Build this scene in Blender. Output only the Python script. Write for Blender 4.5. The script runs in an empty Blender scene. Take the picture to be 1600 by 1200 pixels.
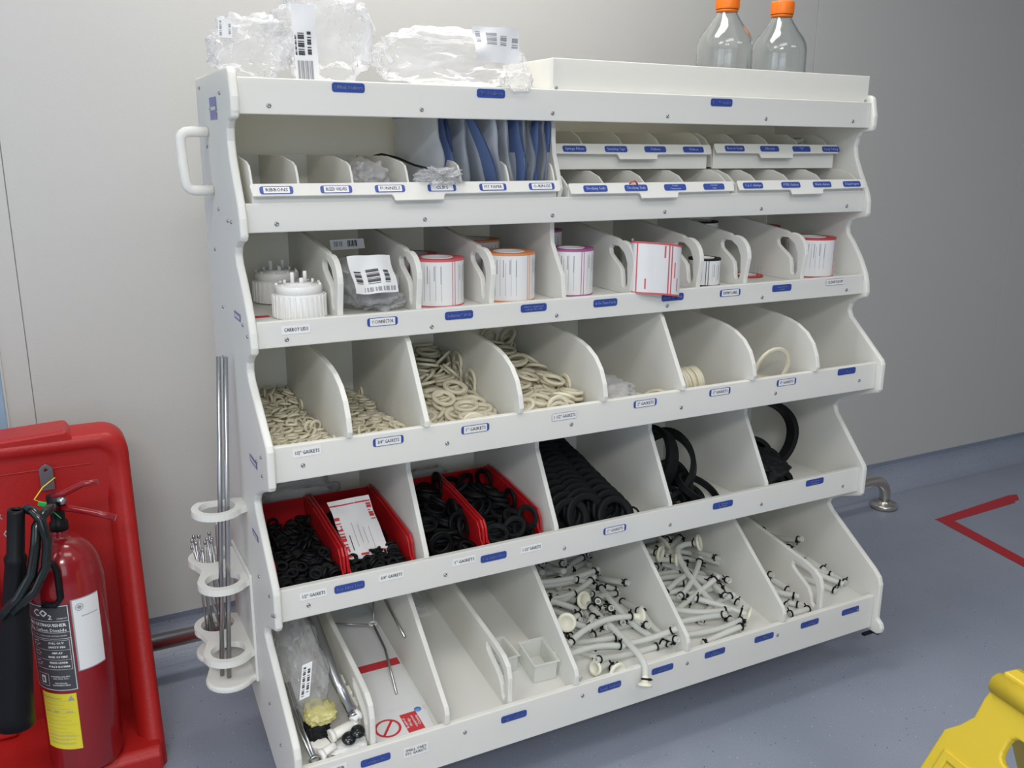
import bpy, bmesh, math, random
from mathutils import Vector, Matrix, noise, Euler
from mathutils.geometry import tessellate_polygon
PI = math.pi
C = bpy.context.scene.collection

# ------------------------------------------------------------------ camera
def cam_setup():
    yaw, pitch, roll = 0.482563949, -0.258522373, 0.00872113862
    f = Vector((math.sin(yaw)*math.cos(pitch), math.cos(yaw)*math.cos(pitch), math.sin(pitch)))
    r = Vector((math.cos(yaw), -math.sin(yaw), 0)); u = r.cross(f)
    r2 = r*math.cos(roll)+u*math.sin(roll); u2 = -r*math.sin(roll)+u*math.cos(roll)
    cd = bpy.data.cameras.new('camera'); cam = bpy.data.objects.new('camera', cd); C.objects.link(cam)
    M = Matrix((r2, u2, -f)).transposed().to_4x4(); M.translation = Vector((-0.31516, -1.39994, 1.28765))
    cam.matrix_world = M
    cd.sensor_width = 36; cd.lens = 1412.93/1600*36; cd.clip_start = .02
    bpy.context.scene.camera = cam
cam_setup()
# ------------------------------------------------------------------ light and exposure
vs = bpy.context.scene.view_settings
vs.view_transform = 'Standard'; vs.look = 'None'; vs.gamma = 1; vs.use_curve_mapping = False
vs.exposure = -0.13
wd = bpy.data.worlds.new('world'); bpy.context.scene.world = wd; wd.use_nodes = True
wd.node_tree.nodes['Background'].inputs[0].default_value = (.75, .87, 1, 1)
wd.node_tree.nodes['Background'].inputs[1].default_value = .15
def area(name, loc, rot, sx, sy, power, col):
    l = bpy.data.lights.new(name, 'AREA'); l.shape = 'RECTANGLE'; l.size = sx; l.size_y = sy; l.energy = power; l.color = col
    o = bpy.data.objects.new(name, l); C.objects.link(o); o.location = loc; o.rotation_euler = rot; return o
LIGHTS = [('ceiling_panel_light', (.55, .34, 2.62), (0, 0, 0), 1.2, .45, 27, (1, .97, .93)), ('ceiling_panel_light', (-1.2, -1.0, 2.62), (0, 0, 0), 1.2, .6, 17, (1, .97, .93)),
 ('ceiling_panel_light', (.5, -1.3, 2.62), (0, 0, 0), 1.2, .6, 13, (1, .97, .93)),
 ('ceiling_panel_light', (-.9, -3.0, 2.62), (0, 0, 0), 1.2, .6, 88, (1, .97, .93)), ('ceiling_panel_light', (2.4, -2.2, 2.62), (0, 0, 0), 1.2, .6, 14, (1, .97, .93)),
 ('window_daylight', (-3.1, -1.3, 1.5), (math.radians(90), 0, math.radians(-90)), 2.4, 1.6, 15, (.74, .87, 1)),
 ('window_daylight', (-1.0, -4.0, 1.5), (math.radians(90), 0, math.radians(-12)), 2.4, 1.6, 30, (.74, .87, 1))]
for l_ in LIGHTS: area(*l_)

# ------------------------------------------------------------------ materials
def mat(name, col, rough=.5, metal=0, bump=0, bscale=60, alpha=1, trans=0, spec=.5, coat=0, mottle=0, mscale=5, col2=None, ior=1.45, sss=0):
    m = bpy.data.materials.new(name); m.use_nodes = True; nt = m.node_tree; b = nt.nodes['Principled BSDF']
    b.inputs['Base Color'].default_value = (*col, 1); b.inputs['Roughness'].default_value = rough; b.inputs['Metallic'].default_value = metal
    b.inputs['Alpha'].default_value = alpha; b.inputs['Transmission Weight'].default_value = trans; b.inputs['IOR'].default_value = ior
    b.inputs['Specular IOR Level'].default_value = spec; b.inputs['Coat Weight'].default_value = coat
    if sss: b.inputs['Subsurface Weight'].default_value = sss; b.inputs['Subsurface Radius'].default_value = (.01, .01, .01)
    tc = nt.nodes.new('ShaderNodeTexCoord')
    if mottle:
        n = nt.nodes.new('ShaderNodeTexNoise'); n.inputs['Scale'].default_value = mscale; n.inputs['Detail'].default_value = 3
        nt.links.new(tc.outputs['Object'], n.inputs['Vector'])
        mx = nt.nodes.new('ShaderNodeMix'); mx.data_type = 'RGBA'
        c2 = col2 or tuple(c*(1-mottle) for c in col)
        mx.inputs[6].default_value = (*col, 1); mx.inputs[7].default_value = (*c2, 1)
        nt.links.new(n.outputs['Fac'], mx.inputs[0]); nt.links.new(mx.outputs[2], b.inputs['Base Color'])
    if bump:
        n = nt.nodes.new('ShaderNodeTexNoise'); n.inputs['Scale'].default_value = bscale; n.inputs['Detail'].default_value = 2
        nt.links.new(tc.outputs['Object'], n.inputs['Vector'])
        bp = nt.nodes.new('ShaderNodeBump'); bp.inputs['Strength'].default_value = bump; bp.inputs['Distance'].default_value = .002
        nt.links.new(n.outputs['Fac'], bp.inputs['Height']); nt.links.new(bp.outputs['Normal'], b.inputs['Normal'])
    return m
def film(name, col, clear, rough=.12, bump=.0, bscale=30):
    m = bpy.data.materials.new(name); m.use_nodes = True; nt = m.node_tree; b = nt.nodes['Principled BSDF']
    b.inputs['Base Color'].default_value = (*col, 1); b.inputs['Roughness'].default_value = rough; b.inputs['IOR'].default_value = 1.5
    b.inputs['Coat Weight'].default_value = .5; b.inputs['Coat Roughness'].default_value = .05
    t = nt.nodes.new('ShaderNodeBsdfTransparent'); mx = nt.nodes.new('ShaderNodeMixShader')
    lw = nt.nodes.new('ShaderNodeFresnel'); lw.inputs[0].default_value = 1.35
    mr = nt.nodes.new('ShaderNodeMapRange'); mr.inputs[1].default_value = 0; mr.inputs[2].default_value = .5
    mr.inputs[3].default_value = 1-clear; mr.inputs[4].default_value = min(1, 1-clear+.5)
    nt.links.new(lw.outputs[0], mr.inputs[0]); nt.links.new(mr.outputs[0], mx.inputs[0])
    nt.links.new(t.outputs[0], mx.inputs[1]); nt.links.new(b.outputs[0], mx.inputs[2])
    nt.links.new(mx.outputs[0], nt.nodes['Material Output'].inputs[0])
    if bump:
        tc = nt.nodes.new('ShaderNodeTexCoord'); n = nt.nodes.new('ShaderNodeTexNoise'); n.inputs['Scale'].default_value = bscale
        nt.links.new(tc.outputs['Object'], n.inputs['Vector']); bp = nt.nodes.new('ShaderNodeBump'); bp.inputs['Strength'].default_value = bump; bp.inputs['Distance'].default_value = .01
        nt.links.new(n.outputs['Fac'], bp.inputs['Height']); nt.links.new(bp.outputs['Normal'], b.inputs['Normal']); nt.links.new(bp.outputs['Normal'], lw.inputs['Normal'])
    return m
M = {}
M['white'] = mat('white_plastic', (.92, .918, .885), .45, spec=.3, bump=.06, bscale=220)
def translucent(m, col, fac):
    nt = m.node_tree; b = nt.nodes['Principled BSDF']; tr = nt.nodes.new('ShaderNodeBsdfTranslucent'); tr.inputs[0].default_value = (*col, 1)
    mx = nt.nodes.new('ShaderNodeMixShader'); mx.inputs[0].default_value = fac
    nt.links.new(b.outputs[0], mx.inputs[1]); nt.links.new(tr.outputs[0], mx.inputs[2]); nt.links.new(mx.outputs[0], nt.nodes['Material Output'].inputs[0])
translucent(M['white'], (.96, .92, .78), .24)
M['cream_plastic'] = mat('natural_plastic', (.84, .83, .77), .4, sss=.05)
M['bottle_white'] = mat('cap_plastic', (.86, .85, .83), .4)
M['blue'] = mat('blue_label', (.035, .075, .33), .35)
M['violet'] = mat('faded_violet_label', (.17, .17, .42), .4)
M['ink'] = mat('white_print', (.55, .62, .85), .5)
M['black_ink'] = mat('black_print', (.06, .06, .07), .5)
M['grey_ink'] = mat('grey_print', (.33, .33, .36), .5)
M['tape'] = mat('clear_tape', (.87, .87, .86), .3)
M['paper'] = mat('white_paper', (.80, .80, .80), .6)
M['steel'] = mat('brushed_steel', (.66, .63, .57), .3, metal=1, bump=.05, bscale=300)
M['rod'] = mat('rod_steel', (.45, .46, .47), .28, metal=1)
M['screw'] = mat('screw_steel', (.40, .40, .42), .3, metal=1)
M['red'] = mat('red_moulded_plastic', (.40, .012, .011), .42, bump=.25, bscale=160)
M['red_bin'] = mat('red_bin_plastic', (.50, .012, .016), .35)
M['red_paint'] = mat('red_gloss_paint', (.27, .008, .012), .2, coat=.4)
M['redprint'] = mat('red_print', (.60, .04, .05), .5)
M['pinkprint'] = mat('pink_red_print', (.66, .12, .14), .5)
M['orangeprint'] = mat('orange_print', (.75, .27, .10), .5)
M['purpleprint'] = mat('purple_print', (.42, .10, .30), .5)
M['black'] = mat('black_rubber', (.007, .008, .009), .6, spec=.25, bump=.2, bscale=90)
M['blackgloss'] = mat('black_hose', (.005, .008, .008), .22, coat=.3)
M['blackmatt'] = mat('black_horn', (.006, .006, .008), .45, spec=.3)
M['tapered'] = mat('red_floor_tape', (.42, .012, .022), .45)
M['yellow'] = mat('yellow_plastic', (.62, .46, .035), .38, bump=.15, bscale=120)
M['yellowlabel'] = mat('yellow_label', (.76, .66, .04), .4)
M['silicone'] = mat('silicone', (.92, .87, .70), .35, alpha=1, sss=.0)
M['tube'] = mat('translucent_tube', (.95, .96, .93), .22, alpha=.62)
M['ferrule'] = mat('cream_fitting', (.82, .80, .66), .4)
M['orange'] = mat('orange_cap', (.85, .20, .015), .4)
translucent(M['silicone'], (.95, .92, .80), .35); translucent(M['tube'], (.95, .96, .92), .35)
M['glass'] = mat('clear_glass', (.96, .98, .97), .02, trans=1, ior=1.45)
M['bag'] = film('clear_bag_film', (.93, .93, .95), .83, .2, .2, 22)
M['bagmilky'] = film('milky_bag_film', (.82, .82, .84), .66, .16, .6, 35)
M['pouch_clear'] = film('pouch_clear_film', (.62, .66, .72), .5, .15)
M['pouch_paper'] = mat('pouch_paper', (.58, .62, .68), .6)
M['pouch_blue'] = mat('pouch_blue_print', (.12, .18, .36), .4)
M['bluewall'] = mat('light_blue_cladding', (.30, .42, .56), .45)
M['plate'] = mat('galvanised_plate', (.42, .43, .46), .35, metal=1)
M['green'] = mat('green_seal', (.03, .45, .10), .4)
M['yellowfilm'] = film('yellow_bag_film', (.80, .74, .30), .25, .3)
M['greyplastic'] = mat('grey_plastic', (.62, .62, .62), .4)
M['blueprint'] = mat('light_blue_print', (.12, .30, .68), .5)
M['signpaper'] = mat('sign_paper', (.74, .75, .75), .35)

def wall_material():
    m = mat('wall_panel', (.535, .527, .505), .42)
    nt = m.node_tree; b = nt.nodes['Principled BSDF']
    tc = nt.nodes.new('ShaderNodeTexCoord'); sp = nt.nodes.new('ShaderNodeMapping'); sp.inputs['Scale'].default_value = (1, 1, 1.6)
    n = nt.nodes.new('ShaderNodeTexNoise'); n.inputs['Scale'].default_value = 170; n.inputs['Detail'].default_value = 2
    nt.links.new(tc.outputs['Object'], sp.inputs[0]); nt.links.new(sp.outputs[0], n.inputs['Vector'])
    bp = nt.nodes.new('ShaderNodeBump'); bp.inputs['Strength'].default_value = .12; bp.inputs['Distance'].default_value = .002
    nt.links.new(n.outputs['Fac'], bp.inputs['Height']); nt.links.new(bp.outputs['Normal'], b.inputs['Normal'])
    return m
def floor_material():
    m = bpy.data.materials.new('speckled_blue_vinyl'); m.use_nodes = True; nt = m.node_tree; b = nt.nodes['Principled BSDF']
    b.inputs['Roughness'].default_value = .42
    tc = nt.nodes.new('ShaderNodeTexCoord')
    def N(scale, detail=2):
        n = nt.nodes.new('ShaderNodeTexNoise'); n.inputs['Scale'].default_value = scale; n.inputs['Detail'].default_value = detail
        nt.links.new(tc.outputs['Object'], n.inputs['Vector']); return n.outputs['Fac']
    def ramp(src, a, b_, ca, cb):
        r = nt.nodes.new('ShaderNodeValToRGB'); r.color_ramp.elements[0].position = a; r.color_ramp.elements[1].position = b_
        r.color_ramp.elements[0].color = (*ca, 1); r.color_ramp.elements[1].color = (*cb, 1); nt.links.new(src, r.inputs[0]); return r.outputs[0]
    base = ramp(N(2.2, 4), .3, .7, (.235, .265, .335), (.285, .315, .390))
    fine = ramp(N(420, 2), .35, .65, (.86, .86, .86), (1.12, 1.12, 1.12))
    mu = nt.nodes.new('ShaderNodeMix'); mu.data_type = 'RGBA'; mu.blend_type = 'MULTIPLY'; mu.inputs[0].default_value = 1
    nt.links.new(base, mu.inputs[6]); nt.links.new(fine, mu.inputs[7])
    out = mu.outputs[2]
    for sc, th, col in ((75, .085, (.62, .66, .74)), (62, .10, (.03, .055, .13)), (110, .07, (.55, .50, .46))):
        v = nt.nodes.new('ShaderNodeTexVoronoi'); v.inputs['Scale'].default_value = sc; v.inputs['Randomness'].default_value = 1
        mp = nt.nodes.new('ShaderNodeMapping'); mp.inputs['Location'].default_value = (sc*.37, sc*.11, 0)
        nt.links.new(tc.outputs['Object'], mp.inputs[0]); nt.links.new(mp.outputs[0], v.inputs['Vector'])
        lt = nt.nodes.new('ShaderNodeMath'); lt.operation = 'LESS_THAN'; lt.inputs[1].default_value = th; nt.links.new(v.outputs['Distance'], lt.inputs[0])
        wn = nt.nodes.new('ShaderNodeSeparateColor'); nt.links.new(v.outputs['Color'], wn.inputs[0])
        gt = nt.nodes.new('ShaderNodeMath'); gt.operation = 'GREATER_THAN'; gt.inputs[1].default_value = .72; nt.links.new(wn.outputs[0], gt.inputs[0])
        mm = nt.nodes.new('ShaderNodeMath'); mm.operation = 'MULTIPLY'; nt.links.new(lt.outputs[0], mm.inputs[0]); nt.links.new(gt.outputs[0], mm.inputs[1])
        mx = nt.nodes.new('ShaderNodeMix'); mx.data_type = 'RGBA'; nt.links.new(mm.outputs[0], mx.inputs[0]); nt.links.new(out, mx.inputs[6]); mx.inputs[7].default_value = (*col, 1)
        out = mx.outputs[2]
    nt.links.new(out, b.inputs['Base Color'])
    return m
M['wall'] = wall_material(); M['floor'] = floor_material()
M['wallgrey'] = mat('side_wall_panel', (.55, .55, .55), .6)
M['ceiling'] = mat('ceiling_tile', (.75, .75, .73), .7)
M['seam'] = mat('panel_joint', (.45, .445, .43), .6)

# ------------------------------------------------------------------ mesh helpers
SHEAR = False
class MB:
    def __init__(s): s.v = []; s.f = []; s.m = []; s.sm = []; s.dis = False
    def add(s, vs_, fs, m=0, smooth=False, T=None):
        o = len(s.v)
        s.v += [Vector(p) if T is None else T @ Vector(p) for p in vs_]
        for f in fs: s.f.append([i+o for i in f]); s.m.append(m); s.sm.append(smooth)
        return s
    def box(s, x0, x1, y0, y1, z0, z1, m=0, T=None):
        vs_ = [(x, y, z) for x in (x0, x1) for y in (y0, y1) for z in (z0, z1)]
        return s.add(vs_, [(0, 1, 3, 2), (4, 6, 7, 5), (0, 4, 5, 1), (2, 3, 7, 6), (0, 2, 6, 4), (1, 5, 7, 3)], m, False, T)
    def prism(s, poly, axis, a, b, m=0, holes=(), T=None):
        def P(p, t): return {'x': (t, p[0], p[1]), 'y': (p[0], t, p[1]), 'z': (p[0], p[1], t)}[axis]
        loops = [list(poly)]+[list(h) for h in holes]
        flat = [p for l in loops for p in l]; n = len(flat)
        tris = tessellate_polygon([[Vector((p[0], p[1], 0)) for p in l] for l in loops]) if holes else [tuple(range(n))]
        if holes: s.dis = True
        vs_ = [P(p, a) for p in flat]+[P(p, b) for p in flat]; fs = []
        for t in tris: fs.append(tuple(t)); fs.append(tuple(i+n for i in reversed(t)))
        k = 0
        for l in loops:
            L = len(l)
            for i in range(L): j = (i+1) % L; fs.append((k+i, k+j, k+j+n, k+i+n))
            k += L
        return s.add(vs_, fs, m, False, T)
    def tube(s, path, r, n=10, closed=False, m=0, T=None, caps=True, scale=None):
        path = [Vector(p) for p in path]; L = len(path); vs_ = []; up = None
        for i, p in enumerate(path):
            d = (path[(i+1) % L]-path[i-1]) if (closed or 0 < i < L-1) else (path[1]-path[0] if i == 0 else path[-1]-path[-2])
            d.normalize()
            if up is None: up = Vector((0, 0, 1)) if abs(d.z) < .9 else Vector((0, 1, 0))
            a = up-d*up.dot(d)
            if a.length < 1e-5: a = Vector((1, 0, 0))-d*d.x
            a.normalize(); up = a; b = d.cross(a)
            rr = r if scale is None else r*scale[i]
            for k in range(n): t = 2*PI*k/n; vs_.append(p+a*math.cos(t)*rr+b*math.sin(t)*rr)
        fs = []
        for i in range(L if closed else L-1):
            for k in range(n): fs.append((i*n+k, i*n+(k+1) % n, ((i+1) % L)*n+(k+1) % n, ((i+1) % L)*n+k))
        s.add(vs_, fs, m, True, T)
        if not closed and caps:
            o = len(s.v)-len(vs_)
            s.f.append([o+k for k in reversed(range(n))]); s.m.append(m); s.sm.append(False)
            s.f.append([o+(L-1)*n+k for k in range(n)]); s.m.append(m); s.sm.append(False)
        return s
    def lathe(s, prof, n=32, c=(0, 0, 0), m=0, T=None, smooth=True):
        vs_ = []; fs = []
        for r, z in prof:
            for k in range(n): t = 2*PI*k/n; vs_.append((c[0]+r*math.cos(t), c[1]+r*math.sin(t), c[2]+z))
        for i in range(len(prof)-1):
            for k in range(n): fs.append((i*n+k, i*n+(k+1) % n, (i+1)*n+(k+1) % n, (i+1)*n+k))
        s.add(vs_, fs, m, smooth, T); o = len(s.v)-len(vs_); L = len(prof)
        if prof[0][0] > 1e-6 and s.capped: s.f.append([o+k for k in reversed(range(n))]); s.m.append(m); s.sm.append(False)
        if prof[-1][0] > 1e-6 and s.capped: s.f.append([o+(L-1)*n+k for k in range(n)]); s.m.append(m); s.sm.append(False)
        return s
    capped = True
    def build(s, name, mats, parent=None, bevel=0, seg=2, loc=(0, 0, 0)):
        """vertices are given in world coordinates; they are stored relative to the thing's base"""
        org = Vector(parent_origin(parent)) if parent else Vector(loc)
        if SHEAR: s.v = [Vector((v[0], v[1], .1813+(v[2]-.125)*.80+.130*max(0, v[1]))) for v in s.v]   # things lying on the sloping bottom shelf
        me = bpy.data.meshes.new(name); me.from_pydata([v-org for v in s.v], [], s.f)
        if not isinstance(mats, (list, tuple)): mats = [mats]
        for x in mats: me.materials.append(M[x] if isinstance(x, str) else x)
        me.polygons.foreach_set('material_index', s.m); me.polygons.foreach_set('use_smooth', s.sm); me.update()
        if s.dis:
            bm = bmesh.new(); bm.from_mesh(me); bmesh.ops.recalc_face_normals(bm, faces=bm.faces)
            bmesh.ops.dissolve_limit(bm, angle_limit=.005, verts=bm.verts, edges=bm.edges); bm.to_mesh(me); bm.free()
        else:
            bm = bmesh.new(); bm.from_mesh(me); bmesh.ops.recalc_face_normals(bm, faces=bm.faces); bm.to_mesh(me); bm.free()
        o = bpy.data.objects.new(name, me); C.objects.link(o)
        if parent: o.parent = parent
        else: o.location = org
        if bevel:
            b = o.modifiers.new('bevel', 'BEVEL'); b.width = bevel; b.segments = seg; b.limit_method = 'ANGLE'; b.angle_limit = math.radians(38)
        return o
def parent_origin(o):
    v = Vector((0, 0, 0))
    while o: v += o.location; o = o.parent
    return v
def tag(o, label=None, cat=None, group=None, kind=None):
    if label: o['label'] = label
    if cat: o['category'] = cat
    if group: o['group'] = group
    if kind: o['kind'] = kind
    return o
def thing(name, loc, label, cat, group=None):
    o = bpy.data.objects.new(name, None); C.objects.link(o); o.location = loc; o.empty_display_size = .02
    return tag(o, label, cat, group)
def struct(name, mb, m, **k): return tag(mb.build(name, m, **k), kind='structure')
def dup(root, loc=None, rot=None, label=None, group=None):
    r = root.copy(); C.objects.link(r)
    if loc is not None: r.location = loc
    if rot is not None: r.rotation_euler = rot
    if label: r['label'] = label
    if group: r['group'] = group
    for ch in list(root.children):
        c = ch.copy(); C.objects.link(c); c.parent = r
        for g in ch.children:
            d = g.copy(); C.objects.link(d); d.parent = c
    return r
def arc(cx, cy, r, a0, a1, n=12): return [(cx+r*math.cos(math.radians(a0+(a1-a0)*i/n)), cy+r*math.sin(math.radians(a0+(a1-a0)*i/n))) for i in range(n+1)]
def rrect(x0, x1, y0, y1, r, n=4):
    return arc(x1-r, y1-r, r, 0, 90, n)+arc(x0+r, y1-r, r, 90, 180, n)+arc(x0+r, y0+r, r, 180, 270, n)+arc(x1-r, y0+r, r, 270, 360, n)
_txt = {}
def text_geo(s):
    """unit-height text mesh centred on the origin (cached)"""
    if s in _txt: return _txt[s]
    cu = bpy.data.curves.new('t', 'FONT'); cu.body = s; cu.size = 1; cu.align_x = 'CENTER'; cu.align_y = 'CENTER'; cu.resolution_u = 1
    o = bpy.data.objects.new('t', cu); C.objects.link(o); bpy.context.view_layer.update()
    dg = bpy.context.evaluated_depsgraph_get(); me = bpy.data.meshes.new_from_object(o.evaluated_get(dg))
    g = ([tuple(v.co) for v in me.vertices], [tuple(p.vertices) for p in me.polygons])
    bpy.data.objects.remove(o); bpy.data.curves.remove(cu); bpy.data.meshes.remove(me)
    _txt[s] = g; return g
def fit_sx(s, size, width, most=1.2):
    xs = [v[0] for v in text_geo(s)[0]]
    return min(most, width/max(1e-5, (max(xs)-min(xs))*size))
def put_text(mb, s, size, fn, m=0, cx=0, cy=0, sx=1.0, bold=0):
    """fn maps (u, v) on the label to a world point"""
    vs_, fs = text_geo(s)
    offs = [0] if not bold else [-bold, bold]
    for b in offs: mb.add([fn(cx+v[0]*size*sx+b, cy+v[1]*size) for v in vs_], fs, m)

# ------------------------------------------------------------------ the room
WY = .89
struct('floor', MB().box(-3.2, 5.2, -4.4, WY+.1, -.05, 0), 'floor')
struct('ceiling', MB().box(-3.2, 5.2, -4.4, WY+.1, 2.7, 2.75), 'ceiling')
struct('wall_left', MB().box(-3.25, -3.2, -4.4, WY+.1, 0, 2.7), 'wallgrey')
struct('wall_right', MB().box(5.2, 5.25, -4.4, WY+.1, 0, 2.7), 'wallgrey')
def wall_section(name, x0, x1, m):
    struct(name, MB().box(x0, x1, WY, WY+.0035, .08, 2.7), m, bevel=.0008)
G = .0009
for k, (a, b) in enumerate(((-.42, -.362-G), (-.362+G, 1.975-G), (1.975+G, 3.10-G), (3.10+G, 4.25), (4.25+.003, 5.2))):
    wall_section('wall_back' if k == 0 else 'wall_back', a, b, 'wall')
struct('wall_back', MB().box(-3.2, 5.2, WY+.004, WY+.09, 0, 2.7), 'seam')
struct('trim_1', MB().box(-3.2, -.42-G, WY-.012, WY+.0035, .08, 2.7), 'bluewall', bevel=.004)
struct('trim_2', MB().box(-.424, -.416, WY-.006, WY+.003, .08, 2.7), 'wallgrey', bevel=.002)
# vinyl coving sweeping up the wall
cv = MB()
prof = [(WY, .0), (WY-.085, .0)]+[(WY-.085+.085*math.sin(math.radians(a)), .085-.085*math.cos(math.radians(a))) for a in range(8, 90, 8)]+[(WY-.004, .10), (WY, .10)]
cv.prism([(y, z+.0006) for y, z in prof], 'x', -3.2, 5.2)
struct('baseboard_back', cv, 'floor')

# ------------------------------------------------------------------ the rack
W = 1.45; TH = .014
RAIL = [(.172, 1.333, 1.391), (.165, 1.140, 1.189), (.140, .945, .9917), (.073, .723, .7876), (.088, .451, .5142), (0, .115, .203)]
BY = .487
rack = thing('storage_rack', (.7, .25, 0), 'large white plastic parts rack with five stepped rows of open bins', 'storage rack')
SIDE = [(.49, 1.405)]+arc(.185, 1.390, .017, 90, 170, 5)+[(.160, 1.36), (.160, 1.338)]+arc(.170, 1.333, .008, 180, 260, 3)+[(.192, 1.322), (.204, 1.31), (.209, 1.29), (.203, 1.265),
 (.186, 1.232), (.170, 1.205), (.159, 1.185), (.152, 1.165), (.150, 1.135), (.156, 1.128), (.182, 1.122), (.20, 1.113), (.208, 1.10), (.204, 1.085), (.185, 1.065), (.158, 1.03), (.138, .995), (.131, .975), (.127, .95), (.130, .938),
 (.155, .928), (.172, .915), (.176, .90), (.168, .885), (.062, .795), (.057, .785), (.057, .722), (.063, .714), (.13, .690), (.175, .668), (.19, .65), (.182, .632), (.080, .522), (.076, .512), (.076, .448), (.082, .440),
 (.14, .418), (.172, .400), (.178, .386), (.162, .370), (.012, .270), (-.006, .254), (-.013, .236), (-.014, .145), (-.026, .136), (-.032, .124), (-.028, .110), (-.018, .104), (.15, .104), (.30, .15), (.40, .185), (.49, .20)]
for k, (a, b) in enumerate(((-TH, 0), (W, W+TH))):
    MB().prism(SIDE, 'x', a, b).build('side_panel', 'white', rack, bevel=.0045, seg=3)
def rail_at(i): return RAIL[i]
for i, (y, z0, z1) in enumerate(RAIL):
    MB().box(.0003, W-.0003, y, y+.013, z0, z1).build('front_rail', 'white', rack, bevel=.0018)
MB().box(0, W, BY, BY+.010, .115, 1.400).build('back_panel', 'white', rack, bevel=.001)
FL = {1: 1.150, 2: .984, 3: .733, 4: .461, 5: .125}
for i, z in FL.items():
    if i == 5: MB().prism([(.0135, .170), (.0135, .1813), (BY, .2430), (BY, .2325)], 'x', .0005, W-.0005).build('shelf', 'white', rack, bevel=.001); continue
    MB().box(.0005, W-.0005, RAIL[i][0]+.013, BY, z-.010, z).build('shelf', 'white', rack, bevel=.001)
MB().box(.0005, W-.0005, RAIL[0][0]+.013, BY, 1.376, 1.388).build('top_board', 'white', rack, bevel=.001)
# tray frame on top of the rack: front board and left return board
MB().box(.598, 1.452, .186, .196, 1.3885, 1.4495).build('upstand_board', 'white', rack, bevel=.0015)
MB().box(.598, .608, .196, .40, 1.3885, 1.4495).build('upstand_board', 'white', rack, bevel=.0015)
def side_between(z0, z1): return [(y, z) for y, z in SIDE if z0 < z < z1 and y < .45]
EDGE = {1: [(.205, 1.300), (.200, 1.27), (.184, 1.235), (.172, 1.205), (.178, 1.190)], 2: [(.206, 1.112), (.204, 1.095), (.186, 1.07), (.160, 1.035), (.1535, 1.0)],
        3: [(.160, .940), (.150, .932), (.064, .800), (.064, .789), (.0865, .7875)], 4: [(.182, .668), (.094, .524), (.092, .515), (.1015, .514)], 5: [(.196, .392), (.006, .240), (.0, .226), (.001, .2045), (.0135, .203)]}
def full_divider(x, row, t=.010):
    z0 = FL[row]; top = FL[row-1]-.0105 if row > 1 else 1.3755; yr = RAIL[row-1][0]+.0135
    poly = [(BY, top), (max(yr, EDGE[row][0][0]+.001), top)]+EDGE[row]+[(RAIL[row][0]+.0135, z0), (BY, z0)]
    MB().prism(poly, 'x', x-t/2, x+t/2).build('divider', 'white', rack, bevel=.0016)
def handle_divider(x, row, t=.011):
    if row == 2:
        poly = [(BY, 1.128), (.37, 1.118), (.215, 1.098)]+arc(.192, 1.048, .047, 75, 180, 7)+[(.1535, 1.0), (.1535, .984), (BY, .984)]
        hole = [(.232, 1.082), (.205, 1.082), (.183, 1.070), (.171, 1.05), (.168, 1.01), (.171, 1.0), (.179, .997), (.186, 1.002), (.188, 1.02), (.193, 1.035), (.205, 1.045), (.224, 1.056), (.236, 1.064), (.239, 1.074)]
    else:
        poly = [(BY, .375), (.29, .334), (.08, .302), (.045, .293), (.022, .278), (.014, .255), (.014, .125), (BY, .125)]
        hole = [(.105, .290), (.060, .280), (.038, .262), (.030, .24), (.028, .205), (.034, .197), (.042, .202), (.047, .222), (.058, .238), (.080, .251), (.102, .262), (.115, .272), (.114, .286)]
    MB().prism(poly, 'x', x-t/2, x+t/2, holes=[hole]).build('handled_divider', 'white', rack, bevel=.003, seg=3)
def round_divider(x):
    poly = [(BY, .925), (.20, .902), (.165, .897), (.135, .889), (.105, .874), (.082, .852), (.070, .825), (.0865, .7875), (.0865, .733), (BY, .733)]
    poly[6] = (.068, .825); poly.insert(7, (.062, .800)); poly.insert(8, (.066, .7885))
    MB().prism(poly, 'x', x-.005, x+.005).build('curved_divider', 'white', rack, bevel=.0016)
for x in (.152, .302, .453, .783, .956, 1.09, 1.262): handle_divider(x, 2)
full_divider(.616, 2); full_divider(.614, 1)
for x in (.133, .473, .665, 1.056, 1.245): round_divider(x)
for x in (.279, .862): full_divider(x, 3)
for x in (.285, .575, .867, 1.148): full_divider(x, 4)
for x in (.285, .577, .866, 1.149): full_divider(x, 5)
for x in (.140, .429, 1.283): handle_divider(x, 5)
# screws on the rails
def screw_at(p, n, r=.0040):
    T = Matrix.Translation(p) @ Vector(n).to_track_quat('Z', 'Y').to_matrix().to_4x4()
    mb = MB(); mb.lathe([(r, 0), (r, .001), (r*.72, .0024), (r*.35, .0028), (r*.3, .0014), (.00001, .0013)], 12, T=T)
    mb.build('screw', 'screw', rack)
SX = (.05, .321, .591, .864, 1.130, 1.395); SZ = (1.347, 1.154, .958, .749, .474, .176)
for i in range(6):
    for x in SX:
        if i == 5 and x < .1: continue
        screw_at((x, RAIL[i][0]+.0002, SZ[i]), (0, -1, 0))
for y, z in ((.44, 1.385), (.245, 1.368), (.34, 1.345), (.285, 1.338), (.40, 1.28), (.33, 1.17), (.25, 1.155), (.22, 1.155), (.40, 1.09), (.36, .985), (.18, .982), (.145, .968), (.40, .88), (.10, .765), (.14, .745), (.10, .731), (.105, .50), (.19, .50), (.09, .468), (.075, .475), (.17, .24), (.09, .20), (.04, .16)):
    screw_at((-TH, y, z), (-1, 0, 0), .0032)
for x in (.606, 1.444): screw_at((x, .186, 1.3945), (0, -1, 0), .0036)

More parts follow.
